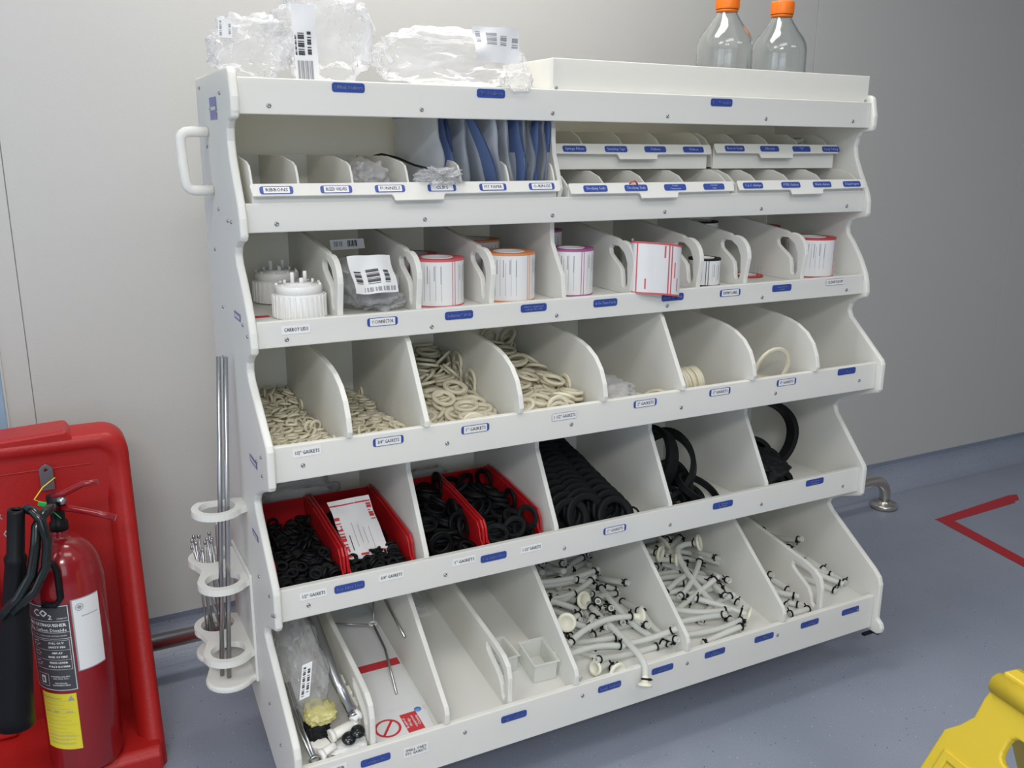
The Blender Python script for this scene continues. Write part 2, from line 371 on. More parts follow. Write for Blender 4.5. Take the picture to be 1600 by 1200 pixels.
# labels on the rails: kind b = blue with white print, w = white paper on a blue label, t = printed clear tape
def label_on(parent, x, z, y, kind, lines, w=.060, h=.0155, tilt=0):
    def fn(u, v, d=0): return (x+u, y-.0006-d+v*math.sin(tilt), z+v*math.cos(tilt))
    mb = MB()
    def plate(poly, d0, d1, m):
        n = len(poly); vs_ = [fn(u, v, d1) for u, v in poly]+[fn(u, v, d0) for u, v in poly]
        mb.add(vs_, [tuple(range(n))]+[(i, i+n, (i+1) % n+n, (i+1) % n) for i in range(n)], m)
    mats = ['blue', 'ink']
    if kind == 'b':
        plate(rrect(-w/2, w/2, -h/2, h/2, .0045), 0, .0006, 0)
        lm, tm = 1, 'ink'
    elif kind == 'w':
        mats = ['blue', 'paper', 'black_ink']
        plate(rrect(-w/2, w/2, -h/2, h/2, .0045), 0, .0006, 0); plate(rrect(-w/2+.005, w/2-.005, -h/2+.001, h/2-.001, .001), .0006, .0010, 1); lm = 2
    elif kind == 'g':
        mats = ['grey_ink', 'paper', 'black_ink']
        plate(rrect(-w/2, w/2, -h/2, h/2, .0045), 0, .0006, 0); plate(rrect(-w/2+.0008, w/2-.0008, -h/2+.0008, h/2-.0008, .003), .0006, .0010, 1); lm = 2
    else:
        mats = ['tape', 'black_ink']; plate(rrect(-w/2, w/2, -h/2, h/2, .001), 0, .0003, 0); lm = 1
    n = len(lines); th = min(h*.62/n, .0078)
    for k, s in enumerate(lines):
        sx = fit_sx(s, th*1.15, w*(.70 if kind == 'w' else .84))
        put_text(mb, s, th*1.15, lambda u, v: fn(u, v, .0014), lm, 0, (n-1)*th*.56-k*th*1.12, sx, bold=.0001)
    return mb.build('label', mats, parent)
LAB = [
 (0, .187, 1.380, 'b', ['500ml Beakers']), (0, .459, 1.379, 'b', ['4L Beakers']), (0, 1.003, 1.378, 'b', ['1 + 2L bottles']),
 (2, .067, .975, 't', ['CARBOY LIDS']), (2, .225, .976, 'w', ['Y CONNECTOR']), (2, .377, .976, 'b', ['Solution Labels']), (2, .538, .978, 'b', ['Filled Equipment', 'Labels 50 x 80']),
 (2, .706, .976, 'b', ['In Use Cleaned Labels']), (2, .877, .976, 'b', ['Not for Use Labels']), (2, 1.035, .975, 'w', ['EXPIRY LABEL']), (2, 1.187, .976, 'b', ['Quarantine', 'Labels']), (2, 1.354, .980, 'g', ['CLEAN EQUIP']),
 (3, .058, .773, 't', ['1/2" GASKETS']), (3, .206, .771, 'w', ['3/4" GASKETS']), (3, .379, .770, 'w', ['1" GASKETS']), (3, .574, .769, 'g', ['1 1/2" GASKETS']), (3, .769, .771, 'w', ['2" GASKETS']),
 (3, .967, .772, 'w', ['3" GASKETS']), (3, 1.160, .772, 'w', ['4" GASKETS']), (3, 1.349, .777, 'b', ['Clips']),
 (4, .060, .494, 't', ['1/2" GASKETS']), (4, .128, .493, 'b', ['Do Not Use']), (4, .210, .497, 't', ['3/4" GASKETS']), (4, .361, .496, 't', ['1" GASKETS']), (4, .426, .490, 'b', ['Do Not Use']),
 (4, .512, .491, 't', ['1 1/2" GASKETS']), (4, .716, .492, 'w', ['2" GASKETS']), (4, 1.012, .495, 'b', ['3" Gaskets', 'for tanks']), (4, 1.297, .502, 'b', ['4" Gaskets', 'and larger']),
 (5, .058, .184, 't', ['BURNER']), (5, .138, .177, 'b', ['Tripods']), (5, .218, .172, 't', ["SMALL ONE'S", 'PTC GASKETS']), (5, .429, .178, 'b', ['Big Gaskets']), (5, .658, .178, 'b', ['Small Gaskets'])]
for x in (.796, .942, 1.088, 1.232, 1.368): LAB.append((5, x, .181, 'b', ['Tubing']))
for i, x, z, k, L in LAB:
    label_on(rack, x, z, RAIL[i][0], k, L, w=.058 if k != 't' else .05, h=.0155 if k != 't' or len(L) == 1 else .022)
# faded violet stickers on the side panel
def side_sticker(y, z, w, h, sh=0, m='violet'):
    mb = MB(); x = -TH-.0006
    mb.add([(x, y+w/2, z-h/2), (x, y-w/2, z-h/2-sh), (x, y-w/2, z+h/2-sh), (x, y+w/2, z+h/2)], [(0, 1, 2, 3)])
    x -= .0004; mb.add([(x, y+w*.4, z-.003), (x, y-w*.4, z-.003-sh), (x, y-w*.4, z+.003-sh), (x, y+w*.4, z+.003)], [(0, 1, 2, 3)], 1)
    mb.build('sticker', [m, 'greyplastic'], rack)
side_sticker(.315, 1.345, .065, .038); side_sticker(.225, .990, .055, .014); side_sticker(.17, .735, .06, .014); side_sticker(.20, .58, .05, .012)
# push handle on the left side panel
hp = [(-TH-.001, .385, 1.306), (-.045, .385, 1.306)]+[(-.048-.016*math.sin(math.radians(a)), .385, 1.306-.016*(1-math.cos(math.radians(a)))) for a in (20, 45, 70, 90)]+[(-.064, .378, 1.25)]+[(-.048-.014*math.cos(math.radians(a)), .372, 1.218-.016*math.sin(math.radians(a))) for a in (0, 30, 60, 90)]+[(-TH-.001, .372, 1.202)]
MB().tube(hp, .0095, 12).build('push_handle', 'white', rack, bevel=0)
# tool holder: looped plates fixed to the left side panel
MB().box(-TH-.006, -TH, .262, .45, .235, .470).build('holder_plate', 'white', rack, bevel=.002)
CXH = -.066
def holder(z, ys, hole=True, t=.013):
    x1 = -TH; R = .047; r = .0335
    ys = sorted(ys); out = []
    a = ys[0]; b = ys[-1]
    out += [(x1, a-.020)]+[(CXH+.040+.0*i, a-.026-.004*i) for i in (0,)]
    out += [(CXH+R*math.cos(math.radians(t_)), a+R*math.sin(math.radians(t_))) for t_ in range(-50, -231 if len(ys) == 1 else -214, -12)]
    if len(ys) == 2:
        out += [(CXH-.030, (a+b)/2)]
        out += [(CXH+R*math.cos(math.radians(t_)), b+R*math.sin(math.radians(t_))) for t_ in range(214, 49, -12)]
    out += [(CXH+.040, b+.030), (x1, b+.026)]
    holes = [[(CXH+r*math.cos(2*PI*k/28), y+r*math.sin(2*PI*k/28)) for k in range(28)] for y in ys] if hole else []
    MB().prism(out, 'z', z-t/2, z+t/2, holes=holes).build('tool_loop' if hole else 'tool_rest', 'white', rack, bevel=.0045, seg=3)
holder(.608, [.288]); holder(.455, [.288, .405]); holder(.300, [.288, .405]); holder(.243, [.288, .405], hole=False)
# castors
for x in (.16, 1.30):
    for y in (.26, .43):
        mb = MB(); T = Matrix.Translation((x, y, .0375)) @ Matrix.Rotation(PI/2, 4, 'Y')
        mb.lathe([(.010, -.011), (.033, -.011), (.0375, -.007), (.0375, .007), (.033, .011), (.010, .011)], 24, T=T)
        w_ = mb.build('castor_wheel', 'blackmatt', rack)
        mb = MB(); top = .104
        mb.prism([(y-.024, .079), (y-.006, .030), (y+.008, .030), (y+.026, .079)], 'x', x-.018, x-.014).prism([(y-.024, .079), (y-.006, .030), (y+.008, .030), (y+.026, .079)], 'x', x+.014, x+.018)
        mb.box(x-.018, x+.018, y-.026, y+.028, .077, .081).box(x-.008, x+.008, y-.008, y+.008, .081, top)
        mb.build('castor_fork', 'screw', rack, bevel=.001)
MB().box(1.425, 1.466, -.004, .006, .096, .103).box(1.4655, 1.480, -.010, .003, .092, .104).build('brake_lever', 'blackmatt', rack, bevel=.002)
MB().box(.02, W-.02, .02, .44, .104, .114).build('base_board', 'white', rack, bevel=.002)
# ------------------------------------------------------------------ settled piles (position in half millimetres, rotation in 1/50 rad)
SIM = {
    'a': '66,355,1472,0,0,-107 107,928,1472,0,0,-35 141,460,1472,0,0,-42 216,858,1472,0,0,-134 83,704,1472,0,0,124 30,674,1493,14,156,-13 177,318,1472,0,0,39 69,896,1479,13,0,96 134,605,1472,0,0,-121 96,854,1472,0,0,14 115,666,1472,-157,0,20 80,602,1472,0,0,-66 84,823,1485,4,-29,95 46,273,1472,0,0,-26 112,510,1472,0,0,-124 166,864,1472,0,0,152 30,535,1472,0,0,41 228,683,1472,0,0,144 116,417,1472,157,0,-16 30,276,1482,0,0,-59 147,303,1480,16,151,61 32,288,1492,0,157,53 31,648,1479,-10,-10,-47 153,770,1479,11,11,79 30,598,1482,0,0,39 224,834,1482,5,7,-35 66,423,1472,0,0,-141 30,939,1472,0,0,-12 218,735,1472,0,0,13 31,398,1478,-12,-2,111 66,758,1472,0,0,101 166,709,1485,26,144,62 239,236,1492,79,65,-83 30,889,1472,0,0,11 30,378,1485,7,-10,12 206,588,1482,22,-155,48 228,322,1472,0,157,-6 131,866,1482,0,0,-16 228,784,1472,0,0,-125 32,717,1472,0,0,24 30,526,1482,0,0,-144 222,900,1478,-12,3,11 159,523,1485,-24,21,-107 79,363,1482,0,0,-36 80,866,1488,-145,1,48 67,491,1482,-137,-10,-36 34,855,1480,-8,-143,-55 133,550,1479,-4,14,13 57,716,1482,157,0,49 30,458,1472,0,157,-35 248,723,1492,-79,39,-79 228,633,1472,0,0,83 193,719,1481,-5,-18,52 105,727,1480,5,-17,-135 166,414,1472,0,157,-33 205,690,1488,-17,9,140 45,793,1484,8,27,126 30,944,1482,0,0,137 227,360,1482,0,0,-53 228,796,1486,4,-7,65 134,821,1472,0,0,-100 174,648,1472,0,0,58 77,418,1482,0,0,-118 227,573,1472,0,157,-75 114,210,1482,0,0,17 206,539,1483,-150,23,-46 80,964,1492,79,65,0 114,366,1472,0,0,153 180,809,1490,-46,-145,3 221,380,1472,0,0,-6 228,477,1472,0,0,-144 31,516,1492,0,0,-140 115,903,1488,-3,145,-73 248,944,1492,-79,13,79 162,666,1489,36,128,-9 117,313,1480,13,-12,-43 125,748,1480,-13,-13,-78 209,247,1472,0,0,-10 124,385,1482,0,0,76 125,631,1482,0,0,70 172,745,1492,76,13,20 229,892,1504,-15,38,25 228,526,1484,2,-133,-64 29,764,1490,-17,45,-136 88,913,1500,-39,-15,11 196,942,1472,0,0,91 80,668,1483,-21,-10,92 175,557,1501,-30,6,17 87,301,1480,-12,144,-37 30,944,1492,0,0,144 220,759,1494,-26,151,6 31,611,1472,0,0,108 173,837,1482,0,0,-1 30,556,1488,41,-147,9 72,763,1482,0,0,-3 49,224,1477,-11,3,-127 227,645,1482,0,0,104 163,455,1482,0,0,-86 79,936,1489,129,32,65 227,405,1483,7,23,100 159,907,1478,-3,-12,-43 129,944,1490,150,-12,-37 79,954,1513,-79,-116,0 227,310,1482,0,0,76 30,806,1484,27,7,-137 83,548,1477,-11,-3,10 228,437,1492,79,13,-141 155,943,1481,-10,9,73 186,866,1491,13,-13,154 128,662,1497,-9,33,100 228,860,1501,-18,-16,-99 29,724,1492,7,-21,-15 105,783,1487,-19,14,-3 218,476,1482,0,0,54 194,915,1498,-18,19,-48 162,563,1480,1,16,30 76,618,1482,0,0,100 192,602,1484,22,-1,-113 218,729,1507,15,-138,-18 148,702,1485,-10,27,143 110,841,1501,6,-17,-138 30,606,1494,-154,-3,39 76,743,1495,4,4,133 80,553,1486,-8,-7,-14 207,441,1492,79,13,-141 129,944,1500,-12,6,38 30,843,1497,-12,147,33 183,717,1507,-9,-10,-72 140,879,1512,78,65,66 183,928,1494,-7,25,-20 49,679,1501,-14,-2,-16 193,322,1489,-14,-4,51 221,940,1489,16,-41,-156 221,943,1502,-43,5,-51 150,588,1493,139,-17,-29 198,644,1492,15,14,-116 160,350,1484,-21,-19,-2 93,490,1482,16,-16,-22 30,916,1503,24,-42,64 116,552,1495,2,18,30 145,470,1498,4,17,72 174,632,1493,-4,137,-12 227,803,1498,-149,2,-4 30,459,1482,0,0,-123 31,664,1485,-5,14,52 111,888,1503,10,-148,53 42,323,1479,-10,10,-137 133,212,1472,0,157,53 31,946,1519,14,-118,35 155,506,1487,-11,29,-83 64,206,1483,-11,-156,13 164,944,1514,-5,14,64 73,580,1494,1,153,-53 139,622,1496,7,3,-129 121,443,1488,152,-11,27 110,794,1493,-15,18,9 165,878,1510,-113,13,-101 146,822,1502,-81,-65,-64 119,807,1497,19,-13,152 211,475,1492,0,0,129 153,770,1490,-8,13,9 184,501,1489,-28,125,80 30,862,1492,-15,4,-145 229,844,1514,14,-138,-17 30,830,1504,-11,145,39 192,865,1500,9,16,64 84,626,1497,13,-155,0 114,706,1495,17,2,30 195,377,1488,-144,-39,-17 120,260,1472,0,0,17',
    'b': '489,838,1472,0,0,143 304,579,1472,0,0,-61 486,260,1472,0,0,148 325,806,1472,0,0,-30 394,614,1472,0,0,-122 386,720,1472,0,0,-138 476,528,1472,0,0,4 357,400,1472,0,0,119 520,655,1472,0,-157,60 479,764,1472,0,0,91 304,382,1472,0,0,-137 441,853,1472,0,0,-60 457,458,1472,0,0,-5 519,452,1472,0,0,117 485,944,1472,0,0,-68 463,716,1478,9,148,20 389,260,1472,0,0,86 305,630,1472,0,0,107 308,854,1472,0,-157,22 307,530,1472,0,0,-7 520,502,1472,0,0,-39 520,352,1472,0,0,144 364,774,1472,0,0,-101 354,500,1472,0,0,-13 357,865,1472,0,0,127 392,437,1472,0,0,112 519,886,1472,0,0,103 304,484,1478,-11,154,13 343,610,1478,-9,-9,-129 347,675,1472,-157,0,-51 471,452,1482,0,0,88 304,761,1472,0,0,-63 437,272,1479,-142,-1,47 471,310,1477,9,5,-24 408,529,1472,0,0,27 304,578,1482,-157,0,69 507,601,1472,0,0,120 471,358,1472,0,0,91 304,715,1477,11,3,-10 414,767,1472,0,0,-18 314,923,1472,-157,0,-60 382,821,1472,0,0,138 509,858,1482,0,0,37 462,899,1472,0,0,-75 354,561,1472,0,0,-4 416,302,1472,0,157,55 340,858,1482,0,0,120 415,556,1483,-7,25,79 491,499,1482,0,0,130 424,644,1478,12,3,114 374,732,1482,0,0,-30 464,785,1482,138,-9,7 412,889,1477,11,155,24 433,944,1472,0,0,-34 457,600,1472,157,0,-45 514,803,1478,-3,12,-66 517,402,1472,0,0,-122 366,682,1482,0,0,-53 519,298,1472,0,0,-76 413,483,1477,8,-8,40 401,599,1482,0,0,-103 516,645,1482,0,0,-59 362,731,1492,157,0,41 429,401,1479,-10,147,-26 365,216,1472,0,0,58 469,370,1482,0,0,60 540,843,1492,-79,13,-79 364,582,1490,5,16,-88 292,325,1492,79,13,-62 361,387,1482,0,0,-64 516,357,1488,9,9,-8 421,352,1477,149,-8,54 412,943,1482,0,0,-134 519,787,1484,-3,-12,114 503,703,1472,0,0,154 445,804,1482,-21,-5,17 433,819,1488,145,3,40 470,664,1472,0,0,116 424,746,1482,0,157,67 446,522,1482,0,0,26 382,824,1482,-157,0,-38 520,736,1479,1,14,65 318,668,1482,0,0,24 304,906,1482,0,0,144 348,460,1479,-13,1,145 520,938,1479,4,15,11 365,906,1478,10,-9,-110 416,695,1479,-4,-13,134 369,506,1482,0,0,-14 467,409,1472,0,0,156 404,861,1490,-38,132,-12 317,692,1492,0,0,101 305,640,1490,-5,-17,78 375,823,1492,0,0,-134 386,344,1479,-12,7,118 289,813,1492,-79,-65,89 334,797,1482,0,0,-23 420,894,1488,9,7,155 520,316,1489,-10,-10,146 348,552,1489,-138,-7,-7 305,434,1472,0,0,34 519,222,1472,0,0,-155 520,444,1487,-7,8,-41 520,552,1472,0,0,-13 519,737,1489,13,5,123 353,896,1491,13,2,-157 394,436,1482,0,0,-77 305,335,1492,-79,92,-57 335,343,1472,0,0,-154 472,207,1472,0,0,51 305,764,1488,-155,-12,34 449,668,1484,3,-3,152 518,663,1492,0,0,17 361,943,1479,144,4,24 321,417,1482,-157,0,57 357,307,1492,-79,-65,61 375,635,1487,12,-29,-103 399,776,1489,143,-1,26 458,863,1482,-157,0,19 443,734,1492,0,0,-77',
    'c': '719,595,1474,0,0,-16 620,584,1474,0,0,-146 753,733,1487,2,13,-51 883,788,1474,0,0,-147 738,789,1474,0,0,149 884,920,1474,0,0,-39 747,910,1474,0,0,58 623,636,1488,-1,3,66 766,680,1487,9,-10,62 716,554,1491,-3,-9,64 845,920,1490,-3,3,144 821,841,1494,-8,-8,79 640,775,1474,0,0,56 790,620,1490,14,10,18 859,232,1474,-157,0,-26 865,434,1487,-10,-148,-30 620,337,1474,0,157,66 623,736,1489,-2,156,5 685,918,1488,1,0,-75 818,582,1490,16,4,36 708,822,1488,0,0,-147 851,677,1492,14,-14,139 852,489,1474,0,0,50 823,803,1502,4,11,-97 884,691,1492,5,19,37 884,919,1508,-3,0,118 659,499,1488,-4,-14,53 882,582,1488,145,9,-81 759,477,1496,2,8,-65 825,701,1520,151,-9,-26 578,538,1529,-79,31,79 883,382,1487,-13,4,-137 770,670,1533,-140,-26,-43 738,442,1474,0,-157,-10 731,826,1508,4,-5,-54 876,919,1521,-2,-2,96 673,822,1514,28,-9,-74 766,315,1474,0,0,-50 814,759,1524,7,-5,-103 578,406,1518,-79,-13,79 882,535,1498,6,-11,106 857,821,1531,0,-9,-76 724,671,1519,-18,26,112 628,848,1499,-21,-20,34 621,723,1502,-2,1,-137 787,408,1496,15,-1,3 745,575,1513,3,-9,29 688,264,1482,7,4,-84 893,709,1523,-37,11,-69 850,855,1541,-3,7,60 752,477,1521,2,-5,-26 777,920,1510,2,7,-145 714,708,1523,-10,29,127 758,819,1528,8,-1,-90 918,801,1530,79,-13,85 838,598,1532,-8,-7,2 712,728,1535,-17,26,114 682,545,1516,9,5,-78 617,830,1512,10,27,-148 695,918,1511,6,8,-129 631,606,1532,5,-3,-123 607,240,1512,-107,11,90 621,635,1510,5,-1,5 753,920,1533,2,-151,-39 693,403,1493,6,-20,-5 634,376,1502,-7,145,11 882,896,1549,8,4,126 701,731,1544,10,-29,-30 620,675,1533,6,-18,-95 733,501,1537,4,-3,-11 679,751,1544,30,-5,-82 760,917,1547,-1,6,-35 791,380,1503,-15,-2,149 768,188,1518,79,-51,0 926,551,1548,-79,59,79 798,771,1549,-150,3,-41 617,918,1505,-36,8,58 622,471,1489,-10,-11,77 880,478,1513,-144,1,5 843,571,1522,-8,-7,4 883,328,1487,-148,10,-34 884,423,1513,-12,-5,145 761,244,1492,-7,-18,143 636,432,1498,9,-11,4 684,776,1561,-29,7,78 617,921,1523,-30,23,78 671,283,1495,5,151,58 753,432,1541,-20,5,-137 868,231,1488,0,0,47 884,920,1559,6,-8,-118 828,605,1544,-7,-8,-4 827,243,1504,-156,-1,61 884,325,1509,5,-5,13 893,673,1541,38,7,69 666,713,1570,-32,6,105 616,791,1533,25,14,-112 791,697,1573,-7,-145,65 843,509,1542,-8,16,-92 794,737,1579,12,-7,141 676,854,1559,118,20,4 616,807,1547,16,-24,-42 784,918,1558,-3,-6,153 616,920,1542,9,-36,-43 770,342,1506,-10,16,-113 783,245,1519,-1,0,-146 853,818,1571,-152,0,26 926,686,1576,79,42,-79 880,737,1576,21,122,-5 774,866,1571,13,2,21 868,332,1524,4,-5,16 634,347,1513,0,12,-124 635,508,1523,9,-1,-69 617,732,1563,30,-6,-47 726,575,1545,8,-144,67 787,245,1533,-1,-1,116 839,810,1585,-5,-1,-144 829,495,1553,10,15,-38 578,847,1580,78,32,-79 814,347,1536,6,4,-59 672,919,1562,116,30,-46 884,231,1516,11,-12,92 660,589,1562,153,-12,13 706,630,1555,-6,-8,20 632,472,1536,9,-2,-64 860,918,1575,-9,1,-2',
    'd': '1012,681,1474,0,0,-141 1192,559,1474,0,0,-127 1247,822,1474,0,0,-127 1063,781,1474,0,0,15 1205,913,1474,0,0,-17 1183,659,1474,0,0,-33 1016,581,1474,0,0,-96 1010,900,1474,0,0,-29 1105,887,1481,7,-2,81 1229,847,1488,0,0,123 1094,580,1483,-2,9,-16 1008,919,1488,0,0,-39 1009,483,1474,0,0,-148 1165,584,1491,-2,-2,-115 1288,920,1514,47,123,57 1031,681,1488,0,0,-94 1172,761,1482,-2,-8,26 1266,587,1485,6,153,-76 1192,388,1474,0,0,-97 1094,737,1497,-4,6,14 1268,787,1493,-16,144,65 1310,418,1516,79,65,79 1008,530,1488,0,0,-65 1254,247,1474,0,0,-79 1106,502,1488,-4,-14,119 1256,688,1483,0,-9,-148 1009,628,1501,-9,0,144 1158,405,1490,0,5,152 1103,797,1503,-11,5,-13 1066,366,1474,0,0,79 1132,869,1502,3,-14,-137 1226,491,1483,9,-2,26 1007,765,1495,18,15,-139 1266,669,1496,9,1,85 1089,685,1517,1,-150,-64 1240,474,1494,-3,-9,112 1177,745,1511,-10,3,-84 1280,919,1529,-25,106,-29 1257,348,1483,4,9,-12 1101,407,1502,-150,-16,-57 1085,783,1523,12,1,121 1157,304,1483,6,6,-83 1231,573,1505,-2,0,11 1225,230,1488,0,0,66 1267,320,1495,-3,8,-39 1130,669,1492,147,-16,-17 1009,711,1525,-14,148,-68 1026,598,1511,-4,8,-112 1024,863,1503,0,0,83 1077,241,1474,0,0,61 1262,886,1539,-38,30,112 1153,843,1516,-145,8,80 1201,243,1502,0,0,155 1266,708,1509,1,-148,7 1122,925,1506,-17,-29,-61 1190,594,1518,-2,0,15 1253,445,1502,-5,8,-92 1130,324,1496,-9,4,134 966,834,1518,-79,19,79 1219,962,1535,79,-92,0 1010,558,1518,2,9,-78 1172,921,1519,-36,-9,-37 1076,240,1488,0,0,-49 1209,679,1532,-2,1,120 1201,395,1513,8,3,9 1189,843,1523,-12,8,-18 1017,459,1497,-12,155,10 1268,594,1532,-17,20,8 1110,672,1529,1,-7,92 1224,948,1544,79,37,0 1269,755,1527,15,19,65 1093,962,1547,-79,21,0 1008,723,1539,15,6,-114 1195,676,1546,-2,0,108 1010,315,1483,7,-7,-5 1143,503,1504,-5,10,-103 1009,918,1525,-10,134,-59 1090,656,1542,-7,3,-120 1111,557,1528,6,-2,-41 1199,828,1537,-8,12,2 1067,847,1534,-2,17,108 1011,471,1515,-11,-6,133 1009,569,1534,-8,4,-146 1088,628,1553,-4,6,-88 1111,457,1522,-4,-2,48 1009,653,1562,-2,16,135 1016,487,1533,3,-12,68 1187,624,1562,11,145,70 1267,291,1513,4,7,39 1067,905,1537,2,24,124 1253,434,1526,10,-4,94 1024,795,1550,16,-4,-84 1008,919,1541,-14,-21,-7 1273,657,1544,20,26,39 1009,509,1554,-9,149,38 1207,833,1549,-8,12,2 1203,934,1564,79,61,0 1101,259,1506,-1,3,142 1023,422,1528,-26,33,-131 1208,530,1530,17,-4,36 1008,746,1566,-16,2,66 1008,232,1495,6,22,-127 1023,403,1529,-36,-21,121 1264,496,1538,-9,6,-52 1008,702,1586,13,-9,-66 966,389,1516,79,66,-79 1060,317,1515,-10,3,75 1098,556,1554,-3,13,-79 1274,883,1578,46,-6,-68 1192,231,1541,27,150,-53 1014,794,1581,-18,-10,-18 1193,866,1562,13,6,88 1127,750,1543,-5,-9,-67 1253,413,1547,-3,-13,119 1106,685,1571,6,8,97 1008,262,1515,20,-12,-37 1102,823,1570,127,-4,-79 1165,484,1546,1,13,-28 1266,287,1542,8,-1,96 1106,267,1533,12,-3,30 1267,317,1526,8,-156,-63 1192,743,1568,7,4,-25 1142,188,1516,79,92,0 1171,337,1521,-8,-155,1 1007,231,1526,11,20,-116',
    'e': '1599,305,1474,0,0,150 1494,709,1474,0,0,-125 1528,782,1486,2,9,80 1534,257,1485,-1,-9,39 1497,905,1474,0,0,-7 1523,519,1474,0,0,29 1612,904,1482,-6,-1,-77 1425,727,1491,-11,9,137 1417,400,1485,-9,2,134 1448,477,1485,3,-8,22 1527,244,1497,-7,5,144 1530,383,1500,-141,-15,-34 1405,715,1499,-3,14,-146 1592,543,1487,-10,2,-39 1408,268,1474,0,0,53 1619,699,1474,0,0,-20 1409,289,1491,2,-2,16 1492,504,1508,1,148,45 1648,671,1488,0,0,67 1547,600,1506,-13,-23,-68 1644,782,1492,-3,-15,-93 1408,363,1509,-2,0,133 1406,243,1507,3,-11,65 1653,245,1519,-15,134,-18 1422,490,1513,-3,8,-135 1519,818,1497,7,-155,10 1648,861,1497,-156,7,39 1634,426,1474,0,0,80 1421,591,1499,-152,-21,61 1597,410,1488,0,0,-53 1412,626,1499,-6,21,-97 1648,657,1504,1,0,116 1350,544,1529,-79,13,79 1648,503,1496,7,8,65 1648,906,1507,-1,-7,-117 1648,356,1500,-9,-5,-143 1414,243,1522,-148,8,-39 1481,900,1499,-7,5,37',
    'f': '1914,774,1474,0,0,-110 2014,358,1474,0,0,115 1966,659,1483,4,4,-11 1983,271,1486,2,-8,35 1813,281,1474,0,0,42 1813,654,1474,0,0,-119 1848,485,1474,0,0,119 1954,257,1496,-1,8,-116 2023,804,1484,6,-2,114 1815,715,1488,0,0,52 1991,554,1494,-153,3,57 1979,507,1482,2,5,24 2021,840,1496,-2,6,4 1876,888,1483,6,-1,-124 1852,256,1501,7,-4,-13 1814,838,1499,6,1,-138',
    'g': '2333,565,1474,0,0,-43 2268,688,1485,1,5,114 2354,286,1474,0,0,-141 2343,494,1488,0,0,11 2283,291,1488,0,0,-124 2333,345,1502,0,0,-57 2286,210,1597,90,13,3',
